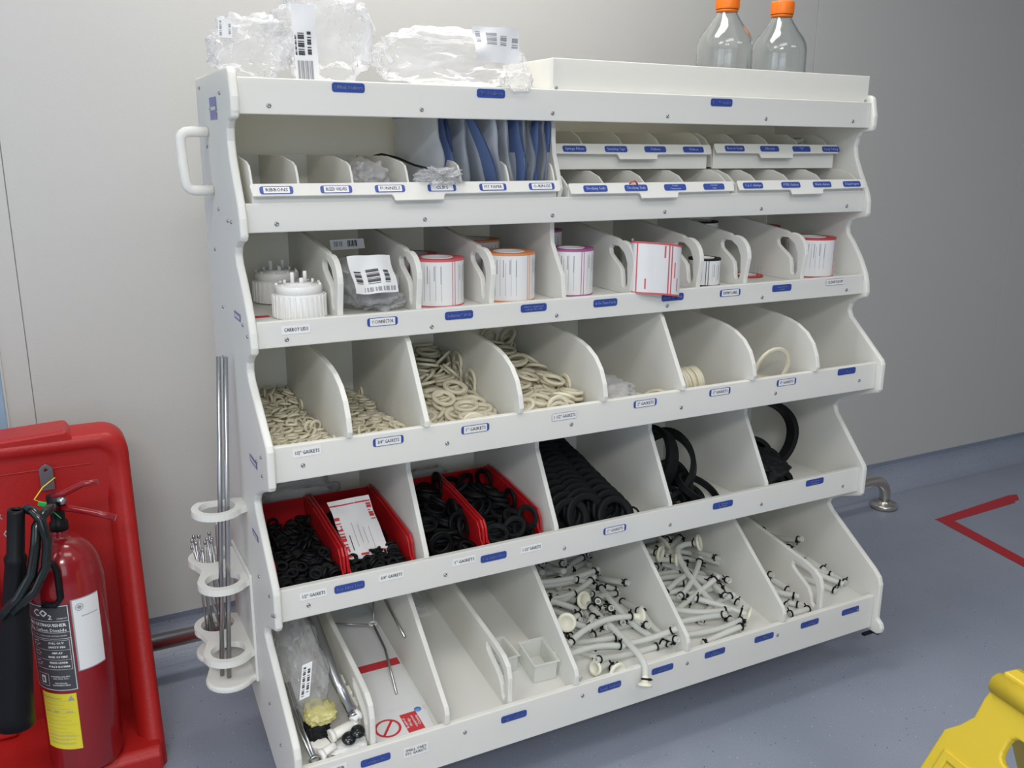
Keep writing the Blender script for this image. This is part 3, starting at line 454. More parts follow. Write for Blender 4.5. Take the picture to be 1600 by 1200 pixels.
    'h': '88,674,938,0,0,-115 94,284,938,0,0,1 182,698,938,0,0,81 57,764,938,0,0,-70 47,702,938,0,0,-30 193,612,938,0,0,6 102,276,948,0,0,-98 229,763,938,0,0,-79 46,648,938,0,0,69 92,366,938,0,0,41 46,763,948,0,0,142 47,430,938,0,0,-75 95,579,938,0,0,-53 138,341,938,0,0,12 113,453,938,0,157,-7 163,438,938,0,0,-41 149,294,943,-3,-11,116 46,713,953,-10,-3,146 47,764,958,0,0,153 97,401,946,-12,-13,-72 250,625,958,-79,-66,-79 47,520,938,0,0,-106 119,764,938,0,0,93 146,390,938,0,0,-141 144,732,944,-12,-4,-141 162,704,958,-13,16,-48 230,578,938,0,0,60 229,715,943,3,11,-80 250,674,958,79,13,79 95,720,943,11,2,150 142,376,948,0,0,-69 230,358,938,0,0,-92 127,754,960,7,-25,-45 153,431,948,0,0,-71 106,523,948,6,-149,28 47,620,947,-15,14,-117 123,687,949,19,-17,89 171,518,945,4,-142,6 230,497,938,0,0,39 102,406,954,-18,5,-20 143,494,938,0,0,-48 64,461,945,15,-3,132 48,614,956,-20,3,-147 78,760,962,-6,54,-24 107,634,944,-9,-9,155 187,731,964,-65,103,1 71,670,948,0,0,-115 57,352,947,15,12,-57 187,332,938,0,0,64 220,596,962,31,-155,29 93,502,938,0,0,101 90,572,951,-4,4,5 46,567,944,11,0,141 141,558,945,12,-10,-7 169,578,944,4,13,-107 71,488,956,-13,-10,-128 201,537,945,2,-15,-144 48,516,948,0,0,-135 112,542,977,-5,6,40 80,465,962,15,17,13 177,385,952,-9,30,0 230,577,948,0,0,65 48,390,944,4,13,-71 139,673,949,-25,5,-94 250,458,958,79,-19,-79 163,277,949,-7,148,73 97,714,963,22,15,144 186,699,958,-142,15,28 139,479,967,-42,-32,0 26,341,958,-79,-13,79 106,340,948,0,0,29 180,764,962,-22,-23,40 76,521,967,20,-12,-133 49,383,963,147,-7,30 167,527,977,-66,-51,31 250,310,958,79,65,79 164,653,947,-5,-19,137 112,405,963,18,4,113 155,276,960,-2,11,-64 244,418,958,78,-13,92 97,432,967,52,13,-143 230,554,959,-9,-10,115 120,339,958,-157,0,28 75,671,958,0,-157,-48 78,620,958,89,65,-58 135,489,967,-47,-23,8 218,764,948,0,0,-144 170,330,953,2,-11,-118 216,406,944,1,11,26 127,606,956,12,-5,59 124,534,957,-2,-8,-68 133,613,946,12,4,23 213,456,952,-14,-153,48 215,659,938,0,-157,-33 46,578,973,-97,108,3 182,764,951,24,21,-113 121,669,969,-23,9,-86 187,475,950,-19,-147,39 213,282,938,0,0,37 176,614,963,-1,-5,113 34,665,968,33,-99,-30 205,520,977,-89,-25,-102 46,296,947,6,-18,38 73,596,980,-82,31,-58 230,372,958,157,0,-13 229,749,959,0,0,102 174,428,971,3,22,40 230,764,969,0,0,144 158,275,981,17,-19,36 182,626,952,-4,6,-52 208,695,959,12,17,19 228,358,948,0,0,156 230,764,979,0,0,33 80,459,972,-152,23,-13 57,322,947,-17,9,156 54,412,968,-25,-104,103 229,503,952,-8,-155,48 41,488,972,45,-34,-30 159,660,976,24,-28,139 126,621,970,6,-12,93 72,335,966,-17,8,155 110,590,973,-134,21,-67 47,549,964,-13,20,50 170,294,980,-21,-14,125 46,546,977,4,-23,-87 47,297,958,-2,19,-108 219,663,973,12,18,-4 125,534,967,2,-149,64 118,784,968,-79,39,0 193,566,970,-135,-26,-35 47,424,968,57,-153,-2 134,412,968,16,15,76 194,274,976,65,31,-116 219,694,966,20,-4,75 159,418,969,-4,22,24 107,591,986,30,-5,-24 144,650,978,35,-8,109 219,320,962,-11,-127,-70 230,507,963,-4,8,-39 72,671,969,0,0,-95 171,333,974,-1,-146,55 228,713,975,142,15,-53 178,510,976,8,103,-14 170,329,964,-4,10,30 219,645,955,12,10,63 195,567,988,137,-14,51 76,553,984,74,-16,93 130,491,980,-47,-23,8 47,714,964,7,8,-41 48,256,958,79,-74,0 225,488,984,5,-149,-38 143,466,967,111,-25,7 103,745,974,25,7,-122 176,654,979,35,6,93 219,337,961,32,-3,-6 204,390,966,7,-16,-51 144,454,966,108,17,35 90,435,991,-11,-14,-22 26,384,988,-79,-61,79 222,433,976,-22,24,89 45,763,979,-17,16,115 234,537,984,1,45,21 150,577,965,-14,-11,98 57,379,985,18,-12,25 104,286,958,0,0,83 175,372,983,3,-17,-39 244,693,999,-92,-36,-76 83,327,976,19,2,-28 177,426,984,12,-15,-155 193,472,969,-146,1,84 159,602,982,10,-12,-130 47,266,958,78,66,0 215,304,962,-32,2,150 192,379,976,14,10,-140 225,495,974,9,0,68 106,476,969,-66,-9,-65 145,554,983,-14,-5,-61 111,753,964,131,-3,42 106,555,993,-5,17,130 39,459,968,-55,-1,100 171,706,978,3,-152,55 125,354,979,-8,-137,-32 233,356,984,8,-36,-152 219,633,975,19,-17,63 229,269,967,52,146,7 219,623,982,-134,11,8 225,273,978,52,1,-143 46,297,969,-7,18,-120 229,408,994,14,-21,57 107,371,978,-6,-20,118',
    'i': '411,426,938,0,0,-145 402,604,938,0,0,85 501,375,938,0,0,-109 378,471,938,0,0,107 452,533,938,0,0,70 322,460,938,0,0,93 404,516,938,0,0,90 444,334,938,0,0,-76 459,764,938,0,0,92 450,715,938,0,0,-73 322,410,938,0,-157,-47 407,513,948,0,0,-95 501,764,944,-12,3,-69 476,458,938,0,0,45 452,362,948,0,0,138 322,764,938,0,157,13 433,470,944,-6,10,115 402,732,938,0,-157,17 361,490,948,0,0,144 322,666,938,0,0,33 334,715,938,0,0,-31 439,384,938,0,0,-128 391,640,945,-11,-8,-13 369,276,947,-6,-140,-12 502,372,948,0,0,13 502,453,948,0,0,-20 373,374,947,-13,-15,50 370,687,944,-10,-7,-125 373,763,944,145,4,65 503,277,951,-27,14,121 476,318,945,-13,-150,18 418,462,953,7,-6,-63 503,339,958,78,13,135 333,277,938,0,0,-57 502,595,938,0,0,98 448,314,959,-22,-7,97 502,709,938,0,0,59 333,763,950,1,4,136 437,411,948,0,0,22 375,562,938,0,157,-20 456,585,944,8,8,-119 323,566,938,0,0,116 400,722,953,-4,8,63 407,570,949,7,14,-6 322,516,938,0,0,-36 463,622,949,14,-21,-89 324,714,948,0,0,-71 440,417,958,0,0,121 328,414,948,0,0,-95 502,565,947,-5,18,-93 387,422,950,-2,25,151 502,401,956,41,125,-25 466,646,949,22,13,153 435,283,938,0,157,25 323,545,953,9,-6,-17 453,664,949,-22,11,43 402,373,945,12,-7,-37 365,540,949,8,-6,-10 389,674,963,152,4,4 502,544,956,-19,44,-102 322,664,948,0,-157,-42 302,491,967,79,55,-79 376,424,955,-22,-12,54 522,640,958,-79,-65,-79 481,276,955,-14,130,9 323,678,958,0,0,-51 502,764,954,-8,9,-40 429,763,948,0,0,2 451,718,948,0,0,100 352,607,938,0,0,35 502,500,938,-157,0,-40 302,441,973,79,23,79 333,501,960,-9,-5,86 302,594,966,-79,-26,79 417,563,956,143,7,-85 323,333,938,0,0,3 441,400,975,-14,-4,4 439,287,959,-8,22,-144 383,756,958,-8,-9,4 471,407,958,79,-39,-74 372,324,938,-157,0,35 502,714,948,0,0,-112 353,371,950,2,-19,8 502,448,958,0,0,-143 471,764,968,78,39,-79 342,625,954,-16,37,78 512,638,959,-79,-58,79 435,670,954,-25,3,26 416,512,958,0,157,69 323,535,973,4,148,51 434,618,959,4,-23,-15 333,448,956,-6,16,28 372,538,960,-9,-3,100 468,506,957,-7,16,105 322,388,958,-12,156,-14 314,729,978,79,13,82 478,491,952,4,-18,-43 314,611,958,-67,-65,79 451,364,958,0,0,-37 416,327,956,39,-31,-68 327,384,968,-12,-157,-21 428,784,978,79,-65,0 441,752,958,0,0,90 302,751,970,79,29,-79 442,537,965,-1,16,36 445,700,962,155,-7,-45 378,479,959,1,-1,-34 447,364,969,0,0,135 497,646,958,-80,-39,-70 511,520,974,-71,-45,-106 381,646,977,-123,18,-6 386,662,955,5,-3,154 405,256,961,79,117,0 459,490,969,3,-18,-38 502,413,956,41,32,132 362,784,979,-79,-116,0 408,457,976,-4,-133,-34 495,586,965,11,10,-136 389,352,963,28,24,-21 432,400,985,7,145,-34 341,691,969,4,-5,135 302,342,969,79,-57,-79 383,480,969,1,0,-61 501,376,977,-48,-11,128 492,714,958,0,0,-150 332,652,970,33,-9,10 488,585,974,-145,-8,-71 361,435,976,-17,-1,-34 481,630,983,-41,-2,144 322,270,968,-79,118,24 493,679,958,78,39,-25 502,308,966,16,28,97 502,408,983,42,126,-24 372,681,976,6,-1,100 333,485,969,-8,6,138 349,593,948,0,0,-115 332,343,969,2,117,-60 442,567,969,17,1,116 427,754,972,-2,6,-39 359,717,976,-83,32,-20 346,437,968,6,-16,-127 452,306,979,155,1,-73 502,764,965,8,-10,120 348,322,953,-13,2,155 522,692,978,-79,22,-79 406,607,966,152,-14,-33 323,550,965,4,10,-105 488,545,977,16,36,-81 461,755,989,68,-39,-65 333,310,959,-1,-13,73 462,269,974,-37,36,-115 501,736,975,-13,5,-83 447,488,977,17,0,-111 370,536,970,10,-3,-27 371,772,994,-95,55,-15 410,716,978,24,12,-70 460,518,983,-21,-11,-32 449,624,987,-30,-24,66 392,320,975,106,19,49 391,612,984,9,-12,-82 426,669,982,13,-15,-53 302,293,958,79,-65,-79 330,376,977,-147,6,-45 408,437,980,-20,-14,-149 360,587,967,-1,29,-27 359,728,975,-83,31,-20 453,710,972,-7,2,36 377,754,968,9,7,-144 412,286,962,43,-17,-33 332,649,980,-33,-9,143 465,660,972,-2,13,-31 401,607,976,3,15,116 361,525,984,0,-12,106 407,503,981,10,135,-57 491,450,970,2,1,-15 322,613,988,-6,20,9 353,483,985,4,15,-71 496,353,978,79,13,-22 462,525,990,-12,20,42 324,747,981,70,-95,-61 485,671,988,-2,4,142 440,571,979,13,147,-72 340,616,991,21,-2,107 472,581,990,11,23,116 352,762,992,91,109,10 323,778,980,-78,-139,-14 395,312,967,138,-51,-18 403,537,988,-11,16,-4 445,734,997,-44,5,108 512,497,969,73,-27,60',
    'j': '662,661,940,0,0,-65 778,587,940,0,0,111 706,729,949,4,-8,-144 663,570,949,-2,9,-67 787,661,949,3,9,86 752,421,940,0,0,-12 750,729,958,-4,9,14 747,354,951,8,-4,9 797,739,964,8,-5,144 727,346,963,-3,-9,79 795,684,984,13,12,-43 798,509,949,-9,-2,145 799,394,965,3,-25,-143 696,504,949,-2,9,-63 797,605,971,-14,-11,120 795,412,980,8,24,37 664,668,966,1,12,-89 663,409,948,-4,-7,39 700,498,974,-10,-19,128 748,687,998,-17,-1,148 663,301,940,0,0,-96 620,484,982,79,-39,-79 736,474,974,-17,-12,151 783,643,999,-10,-15,103 664,572,973,-2,-5,-105 663,735,981,-26,2,14 795,548,972,-9,-6,128 796,768,1018,-79,125,0 664,302,965,11,-1,-22 675,611,984,4,4,67 798,782,1017,-79,39,0 765,301,968,18,25,-18 664,741,994,19,139,-26 671,635,1011,5,155,-63 682,611,998,152,2,-30 678,399,980,-3,-9,29 797,608,1016,152,8,-66 620,568,1037,-79,-49,-79 679,400,995,-9,2,104 772,566,993,-12,-1,-155 664,727,1018,25,149,-4 676,330,1026,-15,-2,-24 678,571,1027,-1,13,-34 797,511,992,20,-7,40 696,651,1033,-9,19,36 678,479,1022,18,150,-29 720,442,1014,20,-4,146 677,300,989,9,17,-88 840,482,1034,-79,32,-79 663,782,1032,79,-124,0 808,372,1037,94,-4,-116 664,272,1038,79,-26,0 696,355,1031,12,-10,-141 798,407,1044,-68,13,-134 826,480,1038,-79,2,79 664,729,1034,26,0,-146 804,600,1056,-2,34,9 719,347,1046,13,-149,8 797,298,971,-127,-6,35 714,553,1031,14,-2,58 721,712,1062,107,6,-85 662,739,1084,15,-142,-69 620,378,998,79,-37,-79 762,452,1024,26,-146,-35 675,507,1052,-6,155,25 798,696,1028,-18,-10,-66 758,562,1036,149,12,-58 797,711,1040,-2,-20,-116 812,492,1064,79,-25,79 761,560,1050,-146,9,18 667,433,1054,-13,0,151 783,711,1060,140,11,-13 840,723,1084,-78,78,-78 663,258,1035,79,-86,0 771,464,1032,13,-25,156',
    'k': '1033,675,940,0,0,47 926,429,940,0,0,-65 927,340,952,-8,9,-68 927,485,953,-4,13,63 1054,693,954,0,0,-65 944,535,953,-11,9,32 927,613,950,3,147,-69 975,398,958,1,-19,-151 935,663,954,11,9,120 1045,538,940,157,0,-74 1046,636,965,-1,26,-81 1052,436,965,-13,-133,77 1001,301,949,9,-2,65 1024,736,969,-10,-11,10 1012,399,959,2,19,15 952,301,972,5,3,-117 1053,308,955,154,9,-40 928,713,954,13,150,-27 947,623,984,154,4,4 932,556,975,1,-154,14 995,738,976,2,-15,-33 1048,477,979,132,-8,-42 1053,447,975,8,-26,-122 1041,711,1005,-1,-5,47 884,411,996,79,-65,79 1031,612,996,-47,-147,21 927,301,984,6,0,-93 1053,457,1015,-5,10,-41 948,743,994,37,134,15 1053,733,1022,-3,-5,65 981,665,1008,11,2,-55 924,744,995,41,-144,50 1052,339,973,-8,6,-71 949,472,988,-2,3,-67 1052,508,978,-20,-18,-62 941,649,1014,-9,150,-12 944,365,996,4,-7,-94 884,621,1014,79,-23,79 1053,533,982,-21,17,5 927,700,1041,-154,8,-59 953,549,1003,4,-155,-19 953,382,1008,7,-4,-124 953,450,1012,-8,0,7 1053,555,1005,-10,-3,-39 992,690,1049,-17,10,-68 942,584,1027,-8,-5,153 1053,367,1007,-11,-21,119 1050,564,1018,-5,-9,-80 1053,298,988,26,-1,13 1052,387,1034,-23,-9,154 1025,709,1054,16,-11,93 933,590,1053,-12,-11,-143 1019,535,1041,5,-9,-131 1053,298,1005,-12,23,-93 1020,452,1049,-20,5,-148 1053,586,1042,-20,6,-24 955,605,1064,-15,8,-83 954,491,1052,-8,-37,8 928,782,1048,78,-83,0 1054,613,1048,21,1,116 1010,299,1032,-12,-35,51 1036,679,1065,16,-9,98 1040,506,1080,-5,-14,-118 1055,643,1072,-11,14,-40 942,390,1032,2,154,73 920,490,1040,-19,-33,25 1076,727,1081,-101,-91,-36 918,491,1057,26,-28,-46 925,674,1082,-15,131,-61 956,561,1089,-13,-2,-51 1070,298,1067,68,12,-54 1096,504,1066,-79,60,79 994,763,1064,-116,99,-20 929,298,1021,-24,-1,145 1040,541,1090,-11,-10,-91',
    'p': '1471,421,266,0,0,-127,0 1325,475,266,0,0,-100,1 1473,669,266,0,157,-29,2 1343,398,268,105,0,-99,3 1325,176,266,0,0,-55,4 1533,301,266,0,-157,-1,0 1437,761,266,0,0,146,1 1330,642,289,0,151,48,2 1538,563,297,0,0,72,3 1264,454,302,-3,-2,95,4 1398,264,268,-52,1,142,0 1547,721,297,0,-157,30,1 1459,629,328,157,0,-5,2 1428,533,296,-131,-17,-69,3 1464,401,297,0,-157,74,4 1581,369,287,156,9,69,0 1627,332,294,1,7,78,1 1493,850,289,-17,-8,-4,2 1328,559,313,107,10,-50,3 1404,917,266,0,-157,0,4 1391,788,329,7,-13,-88,0 1327,162,311,51,2,-3,1 1424,247,349,32,-1,7,2 1698,183,268,52,0,81,3 1487,840,328,-2,-14,-63,4 1336,458,303,-52,-2,102,0 1257,758,266,0,-157,-75,1 1472,106,285,-39,8,7,2 1396,517,290,105,12,-52,3 1692,183,310,-51,-4,79,4 1605,567,308,2,-139,-12,0 1190,343,273,-52,-2,-79,1 1547,158,295,-52,-12,-23,2 1459,283,330,52,-1,10,3 1342,293,310,-20,7,-139,4 1684,379,298,-27,-14,-90,0 1550,213,336,74,151,7,1 1400,520,346,-36,0,-150,2 1701,867,267,-52,1,-77,3 1210,541,281,-105,9,84,4 1519,352,331,-6,30,61,0 1312,796,308,-103,6,-108,1 1416,421,352,13,-145,7,2 1360,457,336,88,21,-15,3 1438,744,351,-45,-6,-71,4 1291,338,328,2,-3,18,0 1197,756,293,-4,-9,-79,1 1549,416,358,5,-139,36,2 1576,489,308,-89,25,21,3 1682,567,315,10,16,79,4 1251,870,306,13,-150,44,0 1271,804,313,-47,7,53,1',
    'q': '1940,411,266,-157,0,-48,0 2066,768,266,0,157,25,1 2146,232,266,0,157,55,2 1822,378,266,0,0,-105,3 1931,759,266,0,0,40,4 2083,464,266,0,0,80,0 2010,412,266,0,-157,-50,1 2125,726,292,-1,-6,114,2 2107,604,268,105,0,0,3 1968,566,279,17,150,-20,4 2099,354,297,0,0,156,0 2061,466,310,52,1,-22,1 1937,109,284,0,4,147,2 2033,604,302,-65,5,24,3 2184,519,279,18,-151,-36,4 1830,317,270,105,0,-112,0 2220,433,316,14,13,66,1 2245,643,306,15,8,79,2 2050,693,301,9,-19,21,3 2071,237,287,7,149,14,4 2138,685,318,-147,-7,17,0 2176,186,340,6,154,51,1 2058,752,327,-151,-11,36,2 2146,309,329,-10,0,66,3 2146,498,351,146,-14,-21,4 1936,469,299,2,-2,-16,0 2099,856,289,156,-7,-29,1 2088,634,349,-10,-3,40,2 1902,710,299,52,0,27,3 1889,419,298,155,0,-15,4 1944,595,319,-100,7,-129,0 1980,809,322,-30,-20,17,1 1898,821,303,35,157,42,2 2134,406,341,-59,-4,-122,3 1824,825,288,-131,11,60,4 1981,414,336,9,-5,18,0 2019,319,312,43,139,5,1 1774,709,266,157,0,-76,2 2152,892,266,157,0,-23,3 1919,178,299,20,143,-31,4 2070,201,319,15,10,-36,0 1935,652,324,-148,-8,17,1 1918,247,307,-16,1,122,2 2198,912,267,-105,0,-23,3 1885,567,345,-6,-12,-2,4 1973,52,287,104,-7,-1,0 2051,391,349,-51,12,-128,1 1901,784,355,156,-8,-30,2 1835,499,327,-54,1,145,3 1887,613,353,-88,-7,-1,4 2001,650,366,-11,7,-153,0 1976,184,341,2,-7,-15,1',
    'r': '2532,655,268,-52,-1,79,0 2426,755,273,-52,-2,41,1 2438,322,266,-157,0,-61,2 2443,176,266,0,-157,-44,3 2439,550,276,-105,-2,89,4 2329,333,270,105,0,79,0 2492,470,273,-105,2,87,1 2367,519,283,-105,7,-79,2',
    's': '2796,603,268,-52,1,-58,0 2805,377,266,-157,0,-68,1 2708,393,285,6,152,47,2 2669,789,266,157,0,68,3 2619,431,266,0,0,64,4 2717,633,270,105,0,79,0 2760,283,300,-157,11,-56,1 2819,607,309,22,-144,69,2',
}
def pile(k):
    for r in SIM[k].split():
        v = list(map(int, r.split(',')))
        yield Vector((v[0]/2000, v[1]/2000, v[2]/2000)), Euler((v[3]/50, v[4]/50, v[5]/50)), (v[6] if len(v) > 6 else 0)

def noise_sheet(nu, nv, fn): 
    vs_ = [fn(i/nu, j/nv) for i in range(nu+1) for j in range(nv+1)]
    fs = [(i*(nv+1)+j, (i+1)*(nv+1)+j, (i+1)*(nv+1)+j+1, i*(nv+1)+j+1) for i in range(nu) for j in range(nv)]
    return vs_, fs
def crumple(c, d, seed, amp=.25, sub=5, freq=2.2, rot=0, pinch=None, flat=.0, ridge=1.0):
    """a closed crumpled film bag around centre c with half sizes d; its underside is flattened at c.z-d.z"""
    bm = bmesh.new(); bmesh.ops.create_icosphere(bm, subdivisions=sub, radius=1)
    off = Vector((seed*7.3, seed*3.1, seed*5.7)); R = Matrix.Rotation(rot, 3, 'Z')
    vs_ = []
    for v in bm.verts:
        p = v.co.copy(); q = Vector((math.copysign(abs(p.x)**.75, p.x), math.copysign(abs(p.y)**.75, p.y), math.copysign(abs(p.z)**.8, p.z)))
        n1 = noise.noise(p*freq+off); n2 = 1-2*abs(noise.noise(p*freq*2.3+off*1.7)); n3 = 1-2*abs(noise.noise(p*freq*5.1+off*.6)); n4 = 1-2*abs(noise.noise(p*freq*11+off))
        k = 1+amp*(n1*1.0+ridge*(-n2*.36-n3*.10))
        q = q*k
        if pinch: q = pinch(q)
        w = Vector((q.x*d[0], q.y*d[1], q.z*d[2])); w = R @ w
        w.z = max(w.z, -d[2]*(1-flat))
        vs_.append(Vector(c)+w)
    fs = [tuple(x.index for x in f.verts) for f in bm.faces]; bm.free()
    return vs_, fs
def bag_thing(name, label, c, d, seed, mat_='bag', group=None, cat='plastic bag', **k):
    t = thing(name, (c[0], c[1], c[2]-d[2]), label, cat, group)
    vs_, fs = crumple(c, d, seed, **k); MB().add(vs_, fs, 0, True).build('film', mat_, t)
    return t
def sticker(parent, c, ux, uz, w, h, bars, seed=1, warp=.004, name='paper_label', texts=()):
    """a slightly warped paper label with printed bars; bars are (u0,u1,v0,v1,mat,count)"""
    ux = Vector(ux).normalized(); uz = Vector(uz).normalized(); n = ux.cross(uz); c = Vector(c)
    def fn(u, v, e=0): return c+ux*u+uz*v+n*(warp*noise.noise(Vector((u*22+seed*3, v*22, seed)))*2+e)
    mb = MB(); vs_, fs = noise_sheet(10, 10, lambda a, b: fn((a-.5)*w, (b-.5)*h)); mb.add(vs_, fs, 0, True)
    for u0, u1, v0, v1, m, cnt, dr in bars:
        for i in range(cnt):
            wd_ = .62 if cnt > 1 else 1
            if dr == 'v': a0 = u0+(u1-u0)*i/cnt; a1 = a0+(u1-u0)/cnt*wd_*(.55+.45*((i*7+seed) % 3)); b0, b1 = v0, v1
            else: a0, a1 = u0, u1; b0 = v0+(v1-v0)*i/cnt; b1 = b0+(v1-v0)/cnt*wd_*(.55+.45*((i*5+seed) % 3))
            vs_, fs = noise_sheet(3, 3, lambda a, b: fn((a0+(a1-a0)*a-.5)*w, (b0+(b1-b0)*b-.5)*h, .0007)); mb.add(vs_, fs, m)
    for s, u, v, sz, m in texts: put_text(mb, s, sz, lambda a, b: fn(a, b, .0008), m, (u-.5)*w, (v-.5)*h)
    return mb.build(name, ['paper', 'black_ink', 'grey_ink', 'redprint', 'blueprint'], parent)

# ---- top of the rack
b = bag_thing('clear_bag', 'crumpled clear plastic bag at the left end of the rack top', (.055, .31, 1.445), (.072, .075, .055), 3, amp=.35, cat='plastic bag', group='clear bags on the rack top')
sticker(b, (.0, .235, 1.470), (1, -.2, 0), (.05, .1, 1), .022, .030, [(.1, .25, .1, .9, 2, 7, 'h'), (.75, .9, .2, .8, 2, 5, 'h')], 5)
b = bag_thing('clear_bag', 'tall clear plastic bag with a long barcode label, second from left on the rack top', (.185, .30, 1.475), (.082, .07, .085), 8, amp=.30, cat='plastic bag', group='clear bags on the rack top')
sticker(b, (.130, .222, 1.452), (1, -.15, 0), (-.05, -.05, 1), .040, .125, [(.18, .45, .35, .66, 1, 9, 'h'), (.58, .75, .36, .66, 1, 7, 'h'), (.05, .12, .35, .62, 1, 12, 'h'), (.1, .8, .03, .28, 2, 11, 'v')], 2)
b = bag_thing('clear_bag', 'wide clear plastic bag with folded white label, overhanging the top rail', (.425, .285, 1.446), (.150, .080, .056), 12, amp=.26, freq=1.9, cat='plastic bag', group='clear bags on the rack top')
sticker(b, (.478, .186, 1.466), (1, -.1, -.05), (0, .1, 1), .088, .062, [(.06, .16, .55, .9, 2, 5, 'h'), (.28, .5, .5, .85, 2, 7, 'h'), (.58, .72, .5, .8, 2, 5, 'h'), (.84, .97, .45, .75, 2, 4, 'h')], 7, warp=.008)
b2 = crumple((.515, .168, 1.402), (.030, .018, .018), 4, amp=.3); MB().add(*b2, 0, True).build('bag_mouth', 'bag', b)
def bottle(x, y, label, z0=1.3885):
    t = thing('reagent_bottle', (x, y, z0), label, 'bottle', 'glass bottles on the rack top')
    R = .066
    out = [(.02, 0), (R-.008, 0), (R-.002, .004), (R, .012), (R, .128), (R-.002, .142), (R-.009, .158), (R-.022, .174), (.033, .190), (.0245, .203), (.0215, .214), (.0215, .238)]
    inn = [(.0185, .238), (.0185, .213), (.0215, .201), (.030, .188), (R-.0255, .172), (R-.0125, .156), (R-.0055, .141), (R-.0035, .127), (R-.0035, .014), (R-.012, .0045), (.02, .004)]
    mb = MB(); mb.capped = False; mb.lathe([(.00001, 0)]+out+inn+[(.00001, .004)], 48, (x, y, z0)); mb.build('glass_body', 'glass', t)
    mb = MB(); mb.lathe([(.0225, .206), (.0255, .2065), (.0262, .209), (.0262, .2105), (.0225, .212)], 32, (x, y, z0)); mb.build('pouring_ring', 'orange', t)
    mb = MB(); mb.lathe([(.0270, .2125), (.0275, .214), (.0275, .240), (.0262, .2425), (.00001, .2425)], 40, (x, y, z0))
    for k in range(40):
        a = 2*PI*k/40; mb.box(-.0006, .0006, .027, .0281, .216, .239, T=Matrix.Translation((x, y, z0)) @ Matrix.Rotation(a, 4, 'Z'))
    mb.build('screw_cap', 'orange', t)
bottle(1.194, .40, 'clear glass bottle with orange screw cap, left of the pair on the rack')
bottle(1.366, .40, 'clear glass bottle with orange screw cap, right of the pair on the rack')

# ---- row 1: trays
def tray(name, label, x0, x1, y0, y1, z0, zl, prof, divs, tab, labs, kind, group=None, inner='white'):
    t = thing(name, ((x0+x1)/2, (y0+y1)/2, z0), label, 'divided tray', group)
    yl = y0
    mb = MB(); mb.box(x0+.006, x1-.006, y0+.018, y1, z0, z0+.004)
    mb.box(x0+.006, x1-.006, y1-.004, y1, z0, prof[-1][1])
    for a, b_ in ((x0+.006, x0+.010), (x1-.010, x1-.006)): mb.prism([(y1, z0)]+[(y1, prof[-1][1])]+list(reversed(prof))+[(y0+.018, z0)], 'x', a, b_)
    mb.box(x0+.006, x1-.006, y0+.014, y0+.018, z0, zl-.004)
    mb.build('tray_body', 'white', t, bevel=.0008)
    # front lip: tilted label strip with a finger tab
    m = (x0+x1)/2; L = [(x0+.002, -.004), (x0+.005, -.022), (tab[0]-.003, -.023), (tab[0], -.026), (tab[0]+.002, -.034), (tab[1]-.002, -.034), (tab[1], -.026), (tab[1]+.003, -.023), (x1-.005, -.022), (x1-.002, -.004), (x1-.004, 0), (x0+.004, 0)]
    c, s_ = math.cos(.42), math.sin(.42)
    T = Matrix(((1, 0, 0, 0), (0, c, s_, y0+.010), (0, -s_, c, zl), (0, 0, 0, 1)))
    # local u=x, v along strip (up), thickness along local y
    T = Matrix.Translation((0, y0+.013, zl)) @ Matrix.Rotation(-.42, 4, 'X')
    MB().prism(L, 'y', -.004, 0, T=T).build('label_lip', 'white', t, bevel=.001)
    for x in divs: MB().prism([(y1-.004, z0+.004), (y1-.004, prof[-1][1]-.002)]+[(a+.001, b_-.001) for a, b_ in reversed(prof)]+[(y0+.018, z0+.004)], 'x', x-.002, x+.002).build('divider', inner, t, bevel=.0006)
    for x, txt in labs:
        mb = MB(); w, h = .056, .0135
        def fn(u, v, e=0): return T @ Vector((x+u, -.0046-e, -.012+v))
        def plate(poly, d0, d1, m_):
            n = len(poly); mb.add([fn(u, v, d1) for u, v in poly]+[fn(u, v, d0) for u, v in poly], [tuple(range(n))]+[(i, i+n, (i+1) % n+n, (i+1) % n) for i in range(n)], m_)
        if kind == 'b': plate(rrect(-w/2, w/2, -h/2, h/2, .004), -.0008, .0004, 0); tm = 3
        else: plate(rrect(-w/2, w/2, -h/2, h/2, .004), -.0008, .0004, 0); plate(rrect(-w/2+.006, w/2-.006, -h/2+.0012, h/2-.0012, .001), .0004, .0007, 1); tm = 2
        n = len(txt)
        for k, s in enumerate(txt): put_text(mb, s, min(h*.72/n, .0085), lambda u, v: fn(u, v, .0010), tm, 0, (n-1)*.0032-k*.0064, fit_sx(s, min(h*.72/n, .0085), w*(.66 if kind == 'w' else .80)), bold=.00012)
        mb.build('label', ['blue', 'paper', 'black_ink', 'ink'], t)
    return t
PL = [(.168, 1.212), (.178, 1.238), (.187, 1.251), (.205, 1.257), (.281, 1.266), (.465, 1.266)]
tray('divided_tray', 'wide white divided tray filling the left half of the top shelf', .006, .606, .152, .465, 1.152, 1.220, PL, (.093, .189, .293, .398, .498), (.257, .355),
     [(.051, ['RIBBONS']), (.154, ['BLEED VALVES']), (.252, ['FUNNELS']), (.352, ['CLIPS']), (.456, ['PIT PAPER']), (.561, ["O-RINGS"])], 'w')
P2 = [(.168, 1.206), (.200, 1.228), (.235, 1.238), (.455, 1.238)]
lab4 = lambda xs, L: list(zip(xs, L))
tray('divided_tray', 'lower left small white tray in the right half of the top shelf', .622, 1.043, .152, .455, 1.152, 1.214, P2, (.719, .820, .922), (.791, .886),
     lab4((.684, .782, .881, .984), (['Tri-clamp Seals'], ['Tri-clamp Seals'], ['Probe', 'Connectors'], ['Sanitary', 'Caps'])), 'b', 'small trays on the top shelf')
